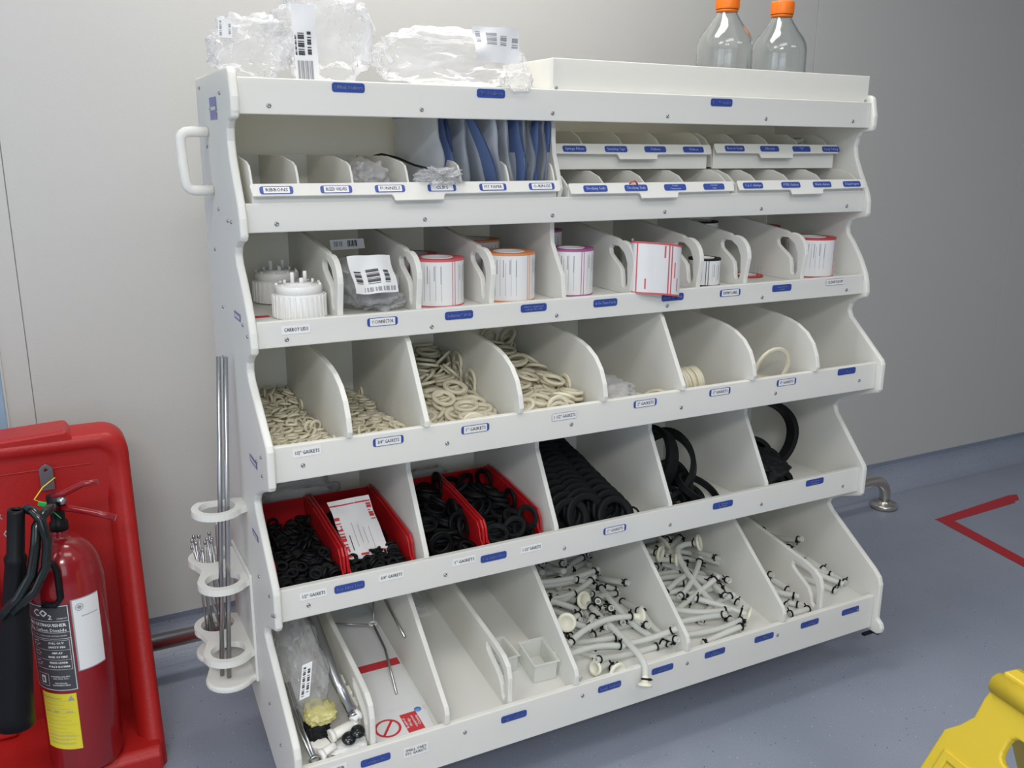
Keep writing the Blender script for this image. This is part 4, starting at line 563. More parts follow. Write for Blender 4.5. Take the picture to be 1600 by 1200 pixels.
tray('divided_tray', 'lower right small white tray in the right half of the top shelf', 1.049, 1.444, .152, .455, 1.152, 1.215, P2, (1.123, 1.221, 1.322), (1.203, 1.300),
     lab4((1.093, 1.204, 1.300, 1.395), (['1 x 1 clamps'], ['PTFE Gaskets'], ['Blank clamps'], ['Diaphragms'])), 'b', 'small trays on the top shelf')
P3 = [(.260, 1.280), (.285, 1.305), (.315, 1.318), (.475, 1.318)]
tray('divided_tray', 'upper left small white tray in the right half of the top shelf', .622, 1.043, .236, .475, 1.2395, 1.290, P3, (.722, .822, .920), (.79, .89),
     lab4((.684, .786, .887, .990), (['Syringe Filters'], ['Sampling Caps'], ['Valves'], ['Valves'])), 'b', 'small trays on the top shelf')
tray('divided_tray', 'upper right small white tray in the right half of the top shelf', 1.049, 1.432, .236, .475, 1.2395, 1.293, P3, (1.138, 1.236, 1.332), (1.18, 1.28),
     lab4((1.107, 1.211, 1.310, 1.405), (['Bored Seals'], ['Elbows'], ['"Y"'], ['Long Tubing'])), 'b', 'small trays on the top shelf')
# contents of the wide tray
bag_thing('clear_bag', 'crumpled milky bag in the third compartment of the wide tray', (.242, .30, 1.210), (.043, .10, .052), 21, 'bagmilky', amp=.28)
bag_thing('clear_bag', 'shiny crinkled clear bag resting on the lip of the wide tray', (.350, .165, 1.232), (.043, .030, .017), 33, 'bag', amp=.55, ridge=1.6)
tag(MB().tube([(.30, .40, 1.262), (.30, .33, 1.268), (.31, .27, 1.262), (.325, .225, 1.250), (.345, .195, 1.243)], .0022, 8).build('cable', 'black'), 'thin black cable lying over the dividers of the wide tray', 'cable')
bag_thing('clear_bag', 'dull bag of small parts in the leftmost compartment of the wide tray', (.050, .30, 1.177), (.035, .09, .018), 41, 'bagmilky', amp=.25)
rnd = random.Random(7)
def pouch(x, y, lean, curve, h, d, col, seed, label, dy=0):
    t = thing('sterilisation_pouch', (x, y, 1.158), label, 'sterilisation pouch', 'sterilisation pouches at the right of the wide tray')
    z0 = 1.158
    def fn(a, b_, s): 
        yy = y-d/2+d*a; zz = z0+h*b_
        xx = x+lean*(b_)+curve*math.sin(b_*PI*.9+seed)*.6+.006*noise.noise(Vector((a*3, b_*3, seed*2.1)))*2
        return Vector((xx+s*(.0012+.0022*math.sin(PI*a)*math.sin(PI*b_)), yy+dy*b_, zz))
    mb = MB(); nu, nv = 6, 16
    for s in (-1, 1):
        vs_, fs = noise_sheet(nu, nv, lambda a, b_: fn(a, b_, s)); o = len(mb.v); mb.v += vs_
        for k, f in enumerate(fs):
            j = k % nv; i = k//nv
            mb.f.append([q+o for q in f]); mb.sm.append(True)
            blue = (j <= 1 and seed > 3) or (j >= nv-2 and seed % 4 == 0) or (seed % 3 == 1 and i == 0) or (seed % 5 == 2 and j > 8 and i < 2) or (seed in (1, 3) and i == 3)
            mb.m.append(2 if blue else (1 if col else 0))
    mb.build('pouch_film', ['pouch_paper', 'pouch_clear', 'pouch_blue'], t)
PX = [(.372, -.012, .012, .205, .24, 1), (.395, -.014, .020, .205, .24, 1), (.420, -.030, .016, .205, .22, 1), (.448, -.028, .012, .205, .22, 0), (.478, -.050, -.018, .200, .20, 0), (.500, -.040, .014, .200, .19, 1),
      (.516, -.026, .012, .205, .18, 0), (.532, -.016, .013, .205, .17, 0), (.546, -.008, .007, .205, .17, 0), (.557, -.004, .008, .204, .17, 1), (.568, 0, .005, .206, .17, 0), (.579, .001, .005, .205, .17, 1), (.589, .001, -.004, .206, .17, 0)]
for i, (x, l, c, h, d, col) in enumerate(PX):
    side = ['leftmost', 'second', 'third', 'fourth', 'fifth', 'sixth', 'seventh', 'eighth', 'ninth', 'tenth', 'eleventh', 'twelfth', 'rightmost'][i]
    pouch(x, .180+d/2+(.03 if i < 4 else 0), l, c, h, d, col, i, f'{side} upright blue and white sterilisation pouch from the left in the wide tray' if 0 < i < 12 else f'{side} upright blue and white sterilisation pouch in the wide tray')
# coils of clear tube in the upper right tray
def coil(name, label, c, R, r, turns, m, tilt=0.2, cat='tube coil'):
    pts = [(c[0]+(R+.004*math.sin(i*1.7))*math.cos(i*.35), c[1]+(R*1.2)*math.sin(i*.35), c[2]+r+.0012*i*r/.003*.35+.006*math.sin(i*.35+1)) for i in range(int(turns*18))]
    tag(MB().tube(pts, r, 8).build(name, m), label, cat)
coil('tube_coil', 'coil of clear tube in the rightmost compartment of the upper right tray', (1.380, .36, 1.272), .033, .0042, 3.2, 'tube')
coil('tube_coil', 'dark coil of black tube in the third compartment of the upper right tray', (1.284, .33, 1.250), .026, .0045, 2.5, 'black')
bag_thing('clear_bag', 'milky bag in the leftmost compartment of the upper right tray', (1.094, .37, 1.262), (.030, .06, .018), 44, 'bagmilky', amp=.3)
bag_thing('clear_bag', 'milky bag in the second compartment of the upper right tray', (1.190, .37, 1.262), (.033, .06, .018), 46, 'bagmilky', amp=.3)
tag(MB().tube([(.765, .166, 1.205), (.770, .158, 1.216), (.778, .155, 1.219), (.786, .157, 1.212)], .0016, 6).build('elastic_band', 'redprint'), 'small red and white band caught on the lower left small tray', 'band')

# ---- row 2: label rolls, lids, bag
def roll(x, y, z0, R, H, pm, label, a0=0, lines=True, group='label rolls on the second shelf', name='label_roll', text=None):
    t = thing(name, (x, y, z0), label, 'label roll', group)
    ri = R*.60
    mb = MB(); mb.capped = False
    mb.lathe([(R, 0), (R, H)], 40, (x, y, z0), 0); mb.lathe([(R, H), (ri, H)], 40, (x, y, z0), 1, smooth=False); mb.lathe([(ri, 0), (R, 0)], 40, (x, y, z0), 1, smooth=False)
    mb.build('wound_labels', ['paper', pm], t)
    mb = MB(); mb.capped = False; mb.lathe([(ri-.0001, -.0), (ri-.0001, H+.0008), (ri-.0035, H+.0008), (ri-.0035, 0), (ri-.0001, 0)], 32, (x, y, z0)); mb.build('core', 'paper', t)
    def cyl(u, v, e=.0005): a = a0+u/R; return Vector((x+(R+e)*math.cos(a), y+(R+e)*math.sin(a), z0+v))
    mb = MB()
    def patch(u0, u1, v0, v1, m, e=.0004):
        n = max(1, int(abs(u1-u0)/.006)); vs_ = []; 
        for i in range(n+1):
            u = u0+(u1-u0)*i/n; vs_ += [cyl(u, v0, e), cyl(u, v1, e)]
        mb.add(vs_, [(2*i, 2*i+2, 2*i+3, 2*i+1) for i in range(n)], m)
    c = 2*PI*R; patch(0, c, H-.004, H, 0); patch(0, c, 0, .003, 0)
    n = 4
    for k in range(n):
        u = c*k/n; patch(u-.0035, u-.0022, 0, H, 0, .0006); patch(u+.0022, u+.0035, 0, H, 0, .0006)
        for j in range(5):
            uu = u+.012+j*.011; vv = .012+.01*((j*3+k) % 3)
            if uu < c*(k+1)/n-.006: patch(uu, uu+.0006, vv, H-.010-.008*((j+k) % 2), 1, .0005)
        for j in range(4):
            uu = u+.016+j*.013
            if uu < c*(k+1)/n-.008: patch(uu, uu+.0016, H-.04-.006*(j % 2), H-.012, 2, .0005)
    if text:
        for i, s in enumerate(text): put_text(mb, s, .0085, lambda u, v: cyl(u, v, .0008), 3, c*.5+.034, H-.02-i*.016)
    mb.build('print', [pm, 'grey_ink', 'grey_ink', 'black_ink'], t)
    return t
A0 = math.radians(-118)
Z2 = .9843
def F5(y): return .0556+.130*y   # how far the sloping bottom shelf lies above .125
roll(.373, .235, Z2, .0525, 0.091, 'pinkprint', 'red bordered label roll standing left of the orange bordered one', A0+.75)
roll(.378, .372, Z2, .0500, 0.084, 'pinkprint', 'red bordered label roll behind the front red one', A0)
roll(.528, .230, Z2, .0540, 0.096, 'orangeprint', 'orange bordered label roll standing beside the full divider', A0+.85)
roll(.520, .375, Z2, .0540, 0.108, 'orangeprint', 'orange bordered label roll at the back behind the front orange one', A0)
roll(.678, .235, Z2, .0480, 0.096, 'purpleprint', 'purple bordered label roll right of the full divider', A0+.5)
roll(.680, .370, Z2, .0480, 0.123, 'purpleprint', 'dark edged label roll stacked at the back behind the purple one', A0)
roll(.870, .245, Z2, .0500, 0.091, 'redprint', 'red bordered label roll whose free strip hangs over the rail', A0)
roll(1.020, .215, Z2, .0360, 0.061, 'black', 'short black edged label roll between two handled dividers', A0)
roll(1.150, .395, Z2, .0420, 0.126, 'black', 'tall black edged label roll at the back beside the fifth handled divider', A0)
roll(1.365, .240, Z2, .0600, 0.093, 'redprint', 'large red bordered label roll at the right end of the second shelf', A0-PI+.95, text=['Equipment', 'Clean Equipment', 'Equipment No', 'Date Cleaned', 'Clean Expiry'])
roll(1.340, .402, Z2, .0570, 0.109, 'redprint', 'red bordered label roll behind the large one at the right end', A0)
roll(1.205, .280, Z2, .0390, .004, 'redprint', 'almost empty red label roll lying between two handled dividers', A0)
# free strip of the unwound roll
t = thing('label_strip', (.83, .13, .975), 'loose strip of red bordered white labels hanging over the rail', 'label strip')
path = [(.812, .200), (.790, .176), (.778, .150), (.790, .132), (.815, .124), (.845, .120), (.870, .122), (.888, .132), (.895, .146)]
def S_(a):
    k = a*(len(path)-1); i = min(int(k), len(path)-2); f = k-i
    def cr(p0, p1, p2, p3): return .5*((2*p1)+(-p0+p2)*f+(2*p0-5*p1+4*p2-p3)*f*f+(-p0+3*p1-3*p2+p3)*f**3)
    P_ = [path[max(0, i-1)], path[i], path[i+1], path[min(len(path)-1, i+2)]]
    return cr(*[q[0] for q in P_]), cr(*[q[1] for q in P_])
def strip(a, v, e=0):
    x, y = S_(a); x2, y2 = S_(min(1, a+.01)); x1, y1 = S_(max(0, a-.01)); n = Vector((y2-y1, -(x2-x1), 0)); n = n.normalized() if n.length else Vector((0, -1, 0))
    drop = -.036*max(0, a-.35)**1.5
    return Vector((x, y, .990+drop+.108*v))+n*e
mb = MB(); vs_, fs = noise_sheet(48, 4, lambda a, b_: strip(a, b_)); mb.add(vs_, fs, 0, True)
for a0_, a1_, v0_, v1_ in ((.02, .98, 0, .035), (.02, .98, .965, 1), (.30, .315, 0, 1), (.63, .645, 0, 1), (.665, .68, 0, 1)):
    vs_, fs = noise_sheet(40 if a1_-a0_ > .5 else 2, 2, lambda a, b_: strip(a0_+(a1_-a0_)*a, v0_+(v1_-v0_)*b_, .0005)); mb.add(vs_, fs, 1)
for a0_, v0_, v1_, m in ((.40, .1, .3, 1), (.585, .72, .95, 1), (.71, .35, .65, 1), (.76, .1, .35, 1), (.44, .5, .9, 2), (.50, .3, .8, 2), (.82, .4, .8, 2), (.87, .2, .7, 2)):
    vs_, fs = noise_sheet(2, 2, lambda a, b_: strip(a0_+.008*a*(1 if m == 2 else 2), v0_+(v1_-v0_)*b_, .0005)); mb.add(vs_, fs, m)
mb.build('paper_strip', ['paper', 'pinkprint', 'tape'], t)
# carboy lids
def lid(x, y, z0, label, s=1.0):
    t = thing('carboy_lid', (x, y, z0), label, 'carboy lid', 'white carboy lids'); zb = z0; z0 = 0; SQ = Matrix.Translation((0, 0, zb)) @ Matrix.Diagonal((1, 1, .72, 1))
    mb = MB(); mb.lathe([(.045, 0), (.046, .002), (.046, .056), (.0445, .060), (.030, .060)], 48, (x, y, z0), T=SQ)
    for k in range(30): mb.box(-.0017, .0017, .045, .0485, .002, .057, T=SQ @ Matrix.Translation((x, y, z0)) @ Matrix.Rotation(2*PI*k/30, 4, 'Z'))
    mb.build('ribbed_collar', 'bottle_white', t)
    mb = MB(); mb.lathe([(.042, .060), (.042, .078), (.040, .081), (.026, .0825), (.026, .085), (.0001, .085)], 48, (x, y, z0), T=SQ)
    for k in range(9): mb.box(-.0015, .0015, .037, .041, .079, .086, T=SQ @ Matrix.Translation((x, y, z0)) @ Matrix.Rotation(2*PI*k/9, 4, 'Z'))
    mb.build('cap_disc', 'bottle_white', t)
    for dx, dy, h, r in ((-.012, -.004, .112, .0036), (.013, .004, .112, .0036), (.003, -.010, .098, .0042), (-.024, .004, .093, .0025), (.024, -.006, .094, .0025)):
        mb = MB(); mb.lathe([(r, .084), (r, h-.002), (r*.85, h), (.0001, h)], 14, (x+dx, y+dy, z0), T=SQ); mb.build('spigot', 'bottle_white', t)
lid(.094, .212, Z2, 'white ribbed carboy lid with spigots standing at the left front')
lid(.096, .385, Z2+.0015, 'white carboy lid with spigots in the shade behind the front lid')
t = thing('notice_sheet', (.07, .25, Z2+.0002), 'white notice sheet with a red band under the carboy lids', 'notice')
MB().box(.004, .042, .165, .33, Z2+.0002, Z2+.0012).build('sheet', 'paper', t)
MB().box(.0045, .0415, .215, .235, Z2+.0013, Z2+.0016).build('red_band', 'redprint', t)
b = bag_thing('clear_bag', 'clear bag of connectors with a white barcode label in the second bay', (.228, .29, 1.030), (.060, .125, .045), 51, 'bagmilky', amp=.25)
sticker(b, (.217, .160, 1.060), (1, .18, -.04), (-.05, .55, 1), .088, .072, [(.08, .25, .25, .6, 1, 8, 'h'), (.36, .62, .25, .65, 1, 9, 'h'), (.72, .84, .25, .6, 1, 9, 'h'), (.25, .95, .05, .16, 2, 12, 'v')], 9, warp=.006)
sticker(b, (.215, .30, 1.100), (1, .1, 0), (0, .5, 1), .07, .02, [(.1, .35, .3, .8, 2, 5, 'v'), (.5, .8, .25, .85, 1, 9, 'v')], 4, warp=.003)
b = bag_thing('clear_bag', 'bunched clear bag tail in front of the barcode bag', (.250, .205, 1.004), (.042, .026, .019), 57, 'bag', amp=.45, ridge=1.4)

# ---- gaskets
def ring_mesh(name, R, r, h, m, n=22):
    mb = MB(); mb.capped = False
    w = R-r; pr = [(r, -h/2), (r+w*.35, -h/2*.7), (r+w*.6, -h/2), (R, -h/2), (R, h/2), (r+w*.6, h/2), (r+w*.35, h/2*.7), (r, h/2), (r, -h/2)]
    mb.lathe(pr, n, smooth=False); o = mb.build(name, m); bpy.data.objects.remove(o); return bpy.data.meshes[-1] if False else None
def ring_geo(R, r, h, n=22):
    mb = MB(); mb.capped = False; w = R-r
    mb.lathe([(r, -h/2), (r+w*.35, -h/2*.75), (r+w*.6, -h/2), (R*.985, -h/2), (R, -h/4), (R, h/4), (R*.985, h/2), (r+w*.6, h/2), (r+w*.35, h/2*.75), (r, h/2), (r, -h/2)], n)
    return mb
def place_pile(k, R, r, h, m, keep, label, group, lift=(0, 0, 0), under=0, zs=1.0, heap_label=None):
    """lift = (constant, slope, y0): the settled pile lies on a deeper layer of the same gaskets"""
    items = [(p+Vector((0, 0, lift[0]+lift[1]*max(0, p.y-lift[2]))), e) for p, e, _ in pile(k)]
    cell = {}
    for i, (p, e) in enumerate(items): cell.setdefault((int(p.x/(R*1.1)), int(p.y/(R*1.1))), []).append((p.z, i))
    score = sorted(range(len(items)), key=lambda i: (sorted(cell[(int(items[i][0].x/(R*1.1)), int(items[i][0].y/(R*1.1)))], reverse=True).index((items[i][0].z, i)), items[i][0].y))
    top = set(score[:keep]); g = ring_geo(R, r, h); me = None
    for i in sorted(top):
        p, e = items[i]
        if me is None: o = g.build('gasket', m); me = o.data
        else: o = bpy.data.objects.new('gasket', me); C.objects.link(o)
        o.location = p; o.rotation_euler = e; tag(o, label, 'gasket', group)
    rest = MB(); g2 = ring_geo(R, r, h, 14)
    def put(p, e):
        T = Matrix.Translation(p) @ e.to_matrix().to_4x4(); rest.add(g2.v, g2.f, 0, True, T=T)
    for i, (p, e) in enumerate(items):
        if i not in top: put(p, e)
    if under:
        for p, e, _ in pile(k): put(p, e)
        if under > 1:
            for p, e, _ in pile(k):
                put(p+Vector((0, 0, (lift[0]+lift[1]*max(0, p.y-lift[2]))*.5)), e)
    if rest.v:
        c = sum((p for p, e in items), Vector())/len(items)
        tag(rest.build('gasket_heap', m, loc=(c.x, c.y, min(v.z for v in rest.v))), heap_label, 'gasket heap', None, 'stuff')
B3 = 'of the third row'
place_pile('a', .0125, .0080, .0042, 'silicone', 26, 'small pale silicone gasket in the first bay of the third row', 'small pale gaskets, first bay', (.022, .02, .1), 1, heap_label='heap of small pale gaskets under the first bay of the third row')
place_pile('b', .0125, .0078, .0042, 'silicone', 18, 'small pale silicone gasket in the second bay of the third row', 'small pale gaskets, second bay', (.022, 0, .1), 1, heap_label='heap of small pale gaskets under the second bay of the third row')
place_pile('c', .0250, .0170, .0055, 'silicone', 36, 'pale silicone gasket in the third bay of the third row', 'pale gaskets, third bay', (.012, .16, .14), 2, heap_label='heap of pale gaskets under the third bay of the third row')
place_pile('d', .0252, .0180, .0055, 'silicone', 34, 'pale yellowish gasket in the fourth bay of the third row', 'pale gaskets, fourth bay', (.024, .14, .14), 2, heap_label='heap of pale gaskets under the fourth bay of the third row')
place_pile('e', .0320, .0240, .0058, 'silicone', 22, 'pale two inch gasket in the fifth bay of the third row', 'pale gaskets, fifth bay', (0, 0, 0), heap_label='heap of pale gaskets in the fifth bay of the third row')
place_pile('f', .0385, .0310, .0058, 'silicone', 12, 'large pale gasket lying flat in the sixth bay of the third row', 'large pale gaskets, sixth bay', (0, 0, 0), heap_label='heap of large pale gaskets in the sixth bay of the third row')
place_pile('g', .0530, .0440, .0060, 'silicone', 7, 'very large pale gasket in the seventh bay of the third row', 'very large pale gaskets, seventh bay', (0, 0, 0))
# bundles of gaskets
def ring_row(name, label, cat, x0, x1, y, z, R, r, h, n, m, group, lean=.2, axis='y', dz=0):
    g = ring_geo(R, r, h, 30); me = None
    for i in range(n):
        u = i/(n-1)
        if me is None: o = g.build(name, m); me = o.data
        else: o = bpy.data.objects.new(name, me); C.objects.link(o)
        if axis == 'y': o.location = (x0+(x1-x0)*(.5+.12*math.sin(i*2.1)), y[0]+(y[1]-y[0])*u, z+dz*u+.001*math.sin(i)); o.rotation_euler = (PI/2-lean+.06*math.sin(i*1.7), .05*math.sin(i), 0)
        else: o.location = (x0+(x1-x0)*u, y[0]+.004*math.sin(i*2.3), z+dz*u); o.rotation_euler = (.06*math.sin(i*1.9), PI/2-lean+.05*math.sin(i), .05*math.sin(i*2))
        tag(o, label, cat, group)
ring_row('gasket', 'pale gasket standing on edge in the roll at the front of the sixth bay', 'gasket', .895, .960, (.15, .15), .733+.0385+.006, .0360, .029, .0055, 10, 'silicone', 'rolled pale gaskets, sixth bay', axis='x', lean=.1)
b = bag_thing('clear_bag', 'milky bag of pale gaskets in the fifth bay of the third row', (.735, .17, .771), (.056, .075, .036), 61, 'bagmilky', amp=.22)
o = ring_geo(.071, .060, .006, 40).build('gasket', 'silicone'); o.location = (1.088, .20, .806); o.rotation_euler = (.3, 1.15, .35); tag(o, 'very large pale gasket standing on edge against the curved divider of the seventh bay', 'gasket', 'very large pale gaskets, seventh bay standing')
bag_thing('clear_bag', 'small shiny clear bag against the last curved divider of the third row', (1.278, .120, .766), (.024, .028, .032), 66, 'bag', amp=.45, ridge=1.4)
# red bins of the fourth row
def red_bin(x0, x1, label):
    t = thing('red_bin', ((x0+x1)/2, .26, .4612), label, 'storage bin', 'red open fronted bins in the fourth row')
    z0 = .4614; y0, y1 = .118, .402; w = .0035
    side = [(y1, z0), (y1, .560), (.375, .560), (.300, .556), (.160, .538), (.150, .528), (.142, .505), (y0, .488), (y0, z0)]
    for a, b_ in ((x0, x0+w), (x1-w, x1)): MB().prism(side, 'x', a, b_).build('side_wall', 'red_bin', t, bevel=.0008)
    MB().box(x0+w, x1-w, y1-w, y1, z0, .558).build('back_wall', 'red_bin', t, bevel=.0008)
    MB().box(x0+w, x1-w, y0, y0+w, z0, .488).build('front_wall', 'red_bin', t, bevel=.0008)
    MB().box(x0+w, x1-w, y0+w, y1-w, z0, z0+.0035).build('floor_panel', 'red_bin', t)
    for a in (x0-.0045, x1): MB().prism([(.158, .536), (.148, .526), (.140, .503), (.134, .498), (.140, .530), (.152, .5445), (.300, .562), (.375, .566), (.395, .566), (.395, .560), (.300, .556)], 'x', a, a+.0045).build('rim', 'red_bin', t, bevel=.0008)
red_bin(.0065, .1325, 'red open fronted bin at the far left of the fourth row'); red_bin(.1435, .2720, 'red open fronted bin holding a white packet, second from left')
red_bin(.2985, .4260, 'red open fronted bin, third from left, its left edge behind the divider'); red_bin(.4370, .5600, 'red open fronted bin, rightmost of the four in the fourth row')
place_pile('h', .0125, .0075, .0045, 'black', 22, 'small black rubber gasket in the far left red bin', 'small black gaskets, first red bin', (.018, .05, .15), 1, heap_label='heap of small black gaskets in the far left red bin')
place_pile('i', .0125, .0075, .0045, 'black', 16, 'small black rubber gasket in the second red bin', 'small black gaskets, second red bin', (.012, .0, .15), 1, heap_label='heap of small black gaskets in the second red bin')
place_pile('j', .0252, .0175, .0055, 'black', 22, 'black rubber gasket in the third red bin', 'black gaskets, third red bin', (.0, .08, .2), 1, heap_label='heap of black gaskets in the third red bin')
place_pile('k', .0252, .0175, .0055, 'black', 20, 'black rubber gasket in the rightmost red bin', 'black gaskets, fourth red bin', (-.004, .04, .2), 1, heap_label='heap of black gaskets in the rightmost red bin')
t = thing('paper_packet', (.185, .22, .53), 'white paper packet with red edge print lying on the second red bin', 'packet')
sticker(t, (.193, .225, .545), (1, .05, -.02), (-.16, .55, .85), .086, .125, [(.0, .12, .08, .72, 3, 11, 'h'), (.0, .98, .90, .94, 3, 1, 'h'), (.0, .98, .05, .085, 3, 3, 'v'), (.2, .24, .15, .40, 1, 1, 'v'), (.34, .36, .2, .6, 2, 1, 'v'), (.48, .5, .25, .55, 2, 1, 'v'), (.6, .62, .22, .5, 2, 1, 'v'), (.72, .74, .12, .5, 2, 1, 'v'), (.86, .98, .6, .9, 3, 6, 'h')], 3, warp=.007, name='packet_front')
bag_thing('clear_bag', 'crumpled printed bag behind the two left red bins', (.12, .442, .515), (.105, .036, .075), 71, 'bagmilky', amp=.25)
bag_thing('clear_bag', 'crumpled printed bag behind the two right red bins', (.42, .442, .500), (.100, .036, .058), 73, 'bagmilky', amp=.25)
# black gaskets in the other bays
ring_row('gasket', 'black gasket standing on edge in the packed third bay of the fourth row', 'gasket', .672, .672, (.135, .47), .515, .0500, .034, .0125, 22, 'black', 'packed black gaskets, third bay', lean=.35, dz=.115)
ring_row('gasket', 'black gasket standing on edge at the left of the third bay', 'gasket', .632, .632, (.135, .47), .512, .0480, .033, .0125, 18, 'black', 'left packed black gaskets, third bay', lean=.35, dz=.130)
ring_row('gasket', 'black gasket standing on edge at the right of the third bay', 'gasket', .735, .735, (.115, .44), .508, .0460, .031, .0125, 15, 'black', 'right packed black gaskets, third bay', lean=.45, dz=.075)
o = MB().tube([(.785+.016*math.cos(a*PI/8), .118+.008*math.sin(a*PI/8), .500+.016*math.sin(a*PI/8)) for a in range(-3, 10)], .0024, 8).build('rubber_loop', 'black'); tag(o, 'small black rubber loop at the right corner of the packed bay', 'rubber loop')
def loop(label, c, R, ry, band, th, rot, group='large black seals in the right bays'):
    """flat rubber seal with a rectangular section"""
    n = 48; mb = MB(); Rm = Euler(rot).to_matrix().to_4x4(); T = Matrix.Translation(c) @ Rm; vs_ = []
    for k in range(n):
        a = 2*PI*k/n; w = 1+.03*math.sin(3*a)
        for dr, dz in ((-th, -band), (th, -band), (th, band), (-th, band)): vs_.append(((R+dr)*math.cos(a)*w, (ry+dr)*math.sin(a)*w, dz))
    fs = [(k*4+j, k*4+(j+1) % 4, ((k+1) % n)*4+(j+1) % 4, ((k+1) % n)*4+j) for k in range(n) for j in range(4)]
    mb.add(vs_, fs, 0, False, T); o = mb.build('rubber_seal', 'black', loc=c, bevel=.001); tag(o, label, 'rubber seal', group)
loop('black seal lying at the bottom of the fourth bay', (.965, .25, .478), .080, .11, .010, .008, (0, .05, 0))
loop('black seal leaning at the left wall of the fourth bay', (.935, .28, .540), .092, .070, .019, .006, (0, -1.05, .15))
loop('black seal arching to the right of the fourth bay', (.975, .27, .530), .094, .072, .020, .006, (.2, -.85, .5))
loop('black seal leaning forward across the fourth bay', (.950, .20, .512), .066, .060, .016, .006, (1.0, .1, .4))
loop('black seal curling low at the front right of the fourth bay', (1.02, .185, .496), .062, .05, .008, .004, (.45, .35, .2))
loop('small black seal at the centre of the fourth bay', (.930, .19, .492), .045, .045, .007, .004, (.35, .2, 0))
loop('wide black seal ring standing tall in the fifth bay', (1.290, .30, .560), .112, .092, .021, .0065, (1.30, 0, -.25))
loop('black seal rolled at the left of the fifth bay', (1.225, .25, .520), .062, .055, .018, .006, (1.2, .1, -.2))
loop('black seal rolled in front of the tall one in the fifth bay', (1.235, .20, .508), .058, .045, .016, .007, (1.1, -.1, .3))
loop('inner black seal in the rolled stack of the fifth bay', (1.232, .215, .508), .040, .032, .018, .008, (1.1, -.1, .2))
loop('low black seal at the front left of the fifth bay', (1.222, .150, .488), .052, .026, .014, .008, (1.2, 0, .1))
bag_thing('clear_bag', 'dark bag of black gaskets in the fifth bay of the fourth row', (1.225, .25, .512), (.066, .13, .050), 81, 'black', amp=.2, group=None)

# ---- bottom row: tubing
TK = [(.12, .03), (.16, .07), (.20, .10), (.09, .02), (.14, .12)]
def tie_mb(c, d, r):
    d = Vector(d).normalized(); T = Matrix.Translation(c) @ d.to_track_quat('Z', 'Y').to_matrix().to_4x4()
    mb = MB(); mb.tube([(r*math.cos(2*PI*k/14), r*math.sin(2*PI*k/14), 0) for k in range(14)], .0022, 6, closed=True, T=T)
    mb.box(r-.001, r+.0055, -.0030, .0030, -.0028, .0028, T=T); mb.box(r+.003, r+.010, -.0010, .0010, -.0012, .0012, T=T @ Matrix.Rotation(.5, 4, 'Z')); return mb
def disc_fit(c, d, R=.0215):
    T = Matrix.Translation(c) @ Vector(d).normalized().to_track_quat('Z', 'Y').to_matrix().to_4x4()
    mb = MB(); mb.capped = True
    mb.lathe([(.0055, -.014), (.0075, -.010), (.0075, .000), (.011, .002), (R-.001, .004), (R, .006), (R, .009), (R-.002, .0105), (R*.62, .0105), (R*.58, .009), (.0001, .009)], 28, T=T); return mb
def make_tube(k, fit=0):
    L, b_ = TK[k]; pts = []
    for i in range(17):
        u = i/16-.5; pts.append(Vector((u*L, b_*(.25-u*u)*4*L-b_*L*.66, 0)))
    t = thing('tubing_piece', (0, 0, 0), 'x', 'tubing piece')
    mb = MB(); mb.tube(pts, .0068, 12, caps=False); mb.tube(pts, .0044, 10, caps=False)
    for e, s in ((0, 1), (16, -1)):
        o = len(mb.v); d = (pts[1]-pts[0] if e == 0 else pts[16]-pts[15]).normalized(); a = Vector((0, 0, 1)); b2_ = d.cross(a)
        mb.v += [pts[e]+(a*math.cos(2*PI*q/12)+b2_*math.sin(2*PI*q/12))*rr for rr in (.0068, .0044) for q in range(12)]
        for q in range(12): mb.f.append([o+q, o+(q+1) % 12, o+12+(q+1) % 12, o+12+q]); mb.m.append(0); mb.sm.append(False)
    mb.build('tube', 'tube', t)
    tie_mb(pts[1], pts[2]-pts[0], .0075).build('cable_tie', 'black', t); tie_mb(pts[15], pts[16]-pts[14], .0075).build('cable_tie', 'black', t)
    if fit: disc_fit(pts[16]+(pts[16]-pts[15]).normalized()*.004, pts[16]-pts[15]).build('ferrule', 'ferrule', t)
    return t
protos = {(k, f): None for k in range(5) for f in (0, 1)}
GR = {'p': ('clear tubing piece with black ties in the fifth bottom bay', 'tubing pieces, fifth bottom bay'), 'q': ('clear tubing piece with black ties in the sixth bottom bay', 'tubing pieces, sixth bottom bay'),
      'r': ('clear tubing piece with black ties in the narrow bay beside the last handled divider', 'tubing pieces, seventh bottom bay'), 's': ('clear tubing piece with black ties in the rightmost bottom bay', 'tubing pieces, rightmost bottom bay')}
under = MB()
for key in 'pqrs':
    for i, (p, e, k) in enumerate(pile(key)):
        f = 1 if (key in 'pq' and i % 9 == 4) else 0; lab, grp = GR[key]
        if f: lab = lab.replace('clear tubing piece with black ties', 'clear tube with cream ferrule'); grp = grp.replace('tubing pieces', 'ferruled tubing pieces')
        if key in 'pq' and p.z > .166 and i % 3 == 0: continue
        z = p.z+F5(p.y)+(.16*max(0, p.y-.25) if key in 'pq' else 0)
        if protos[(k, f)] is None: protos[(k, f)] = make_tube(k, f); t = protos[(k, f)]
        else: t = dup(protos[(k, f)])
        t.location = (p.x, p.y, z); t.rotation_euler = e; t['label'] = lab; t['group'] = grp
        if key in 'pq' and p.y > .30:
            L, b_ = TK[k]; pts = [Vector(((q/8-.5)*L, b_*(.25-(q/8-.5)**2)*4*L-b_*L*.66, 0)) for q in range(9)]
            under.tube(pts, .0068, 8, T=Matrix.Translation(p+Vector((0, 0, F5(p.y)))) @ e.to_matrix().to_4x4())
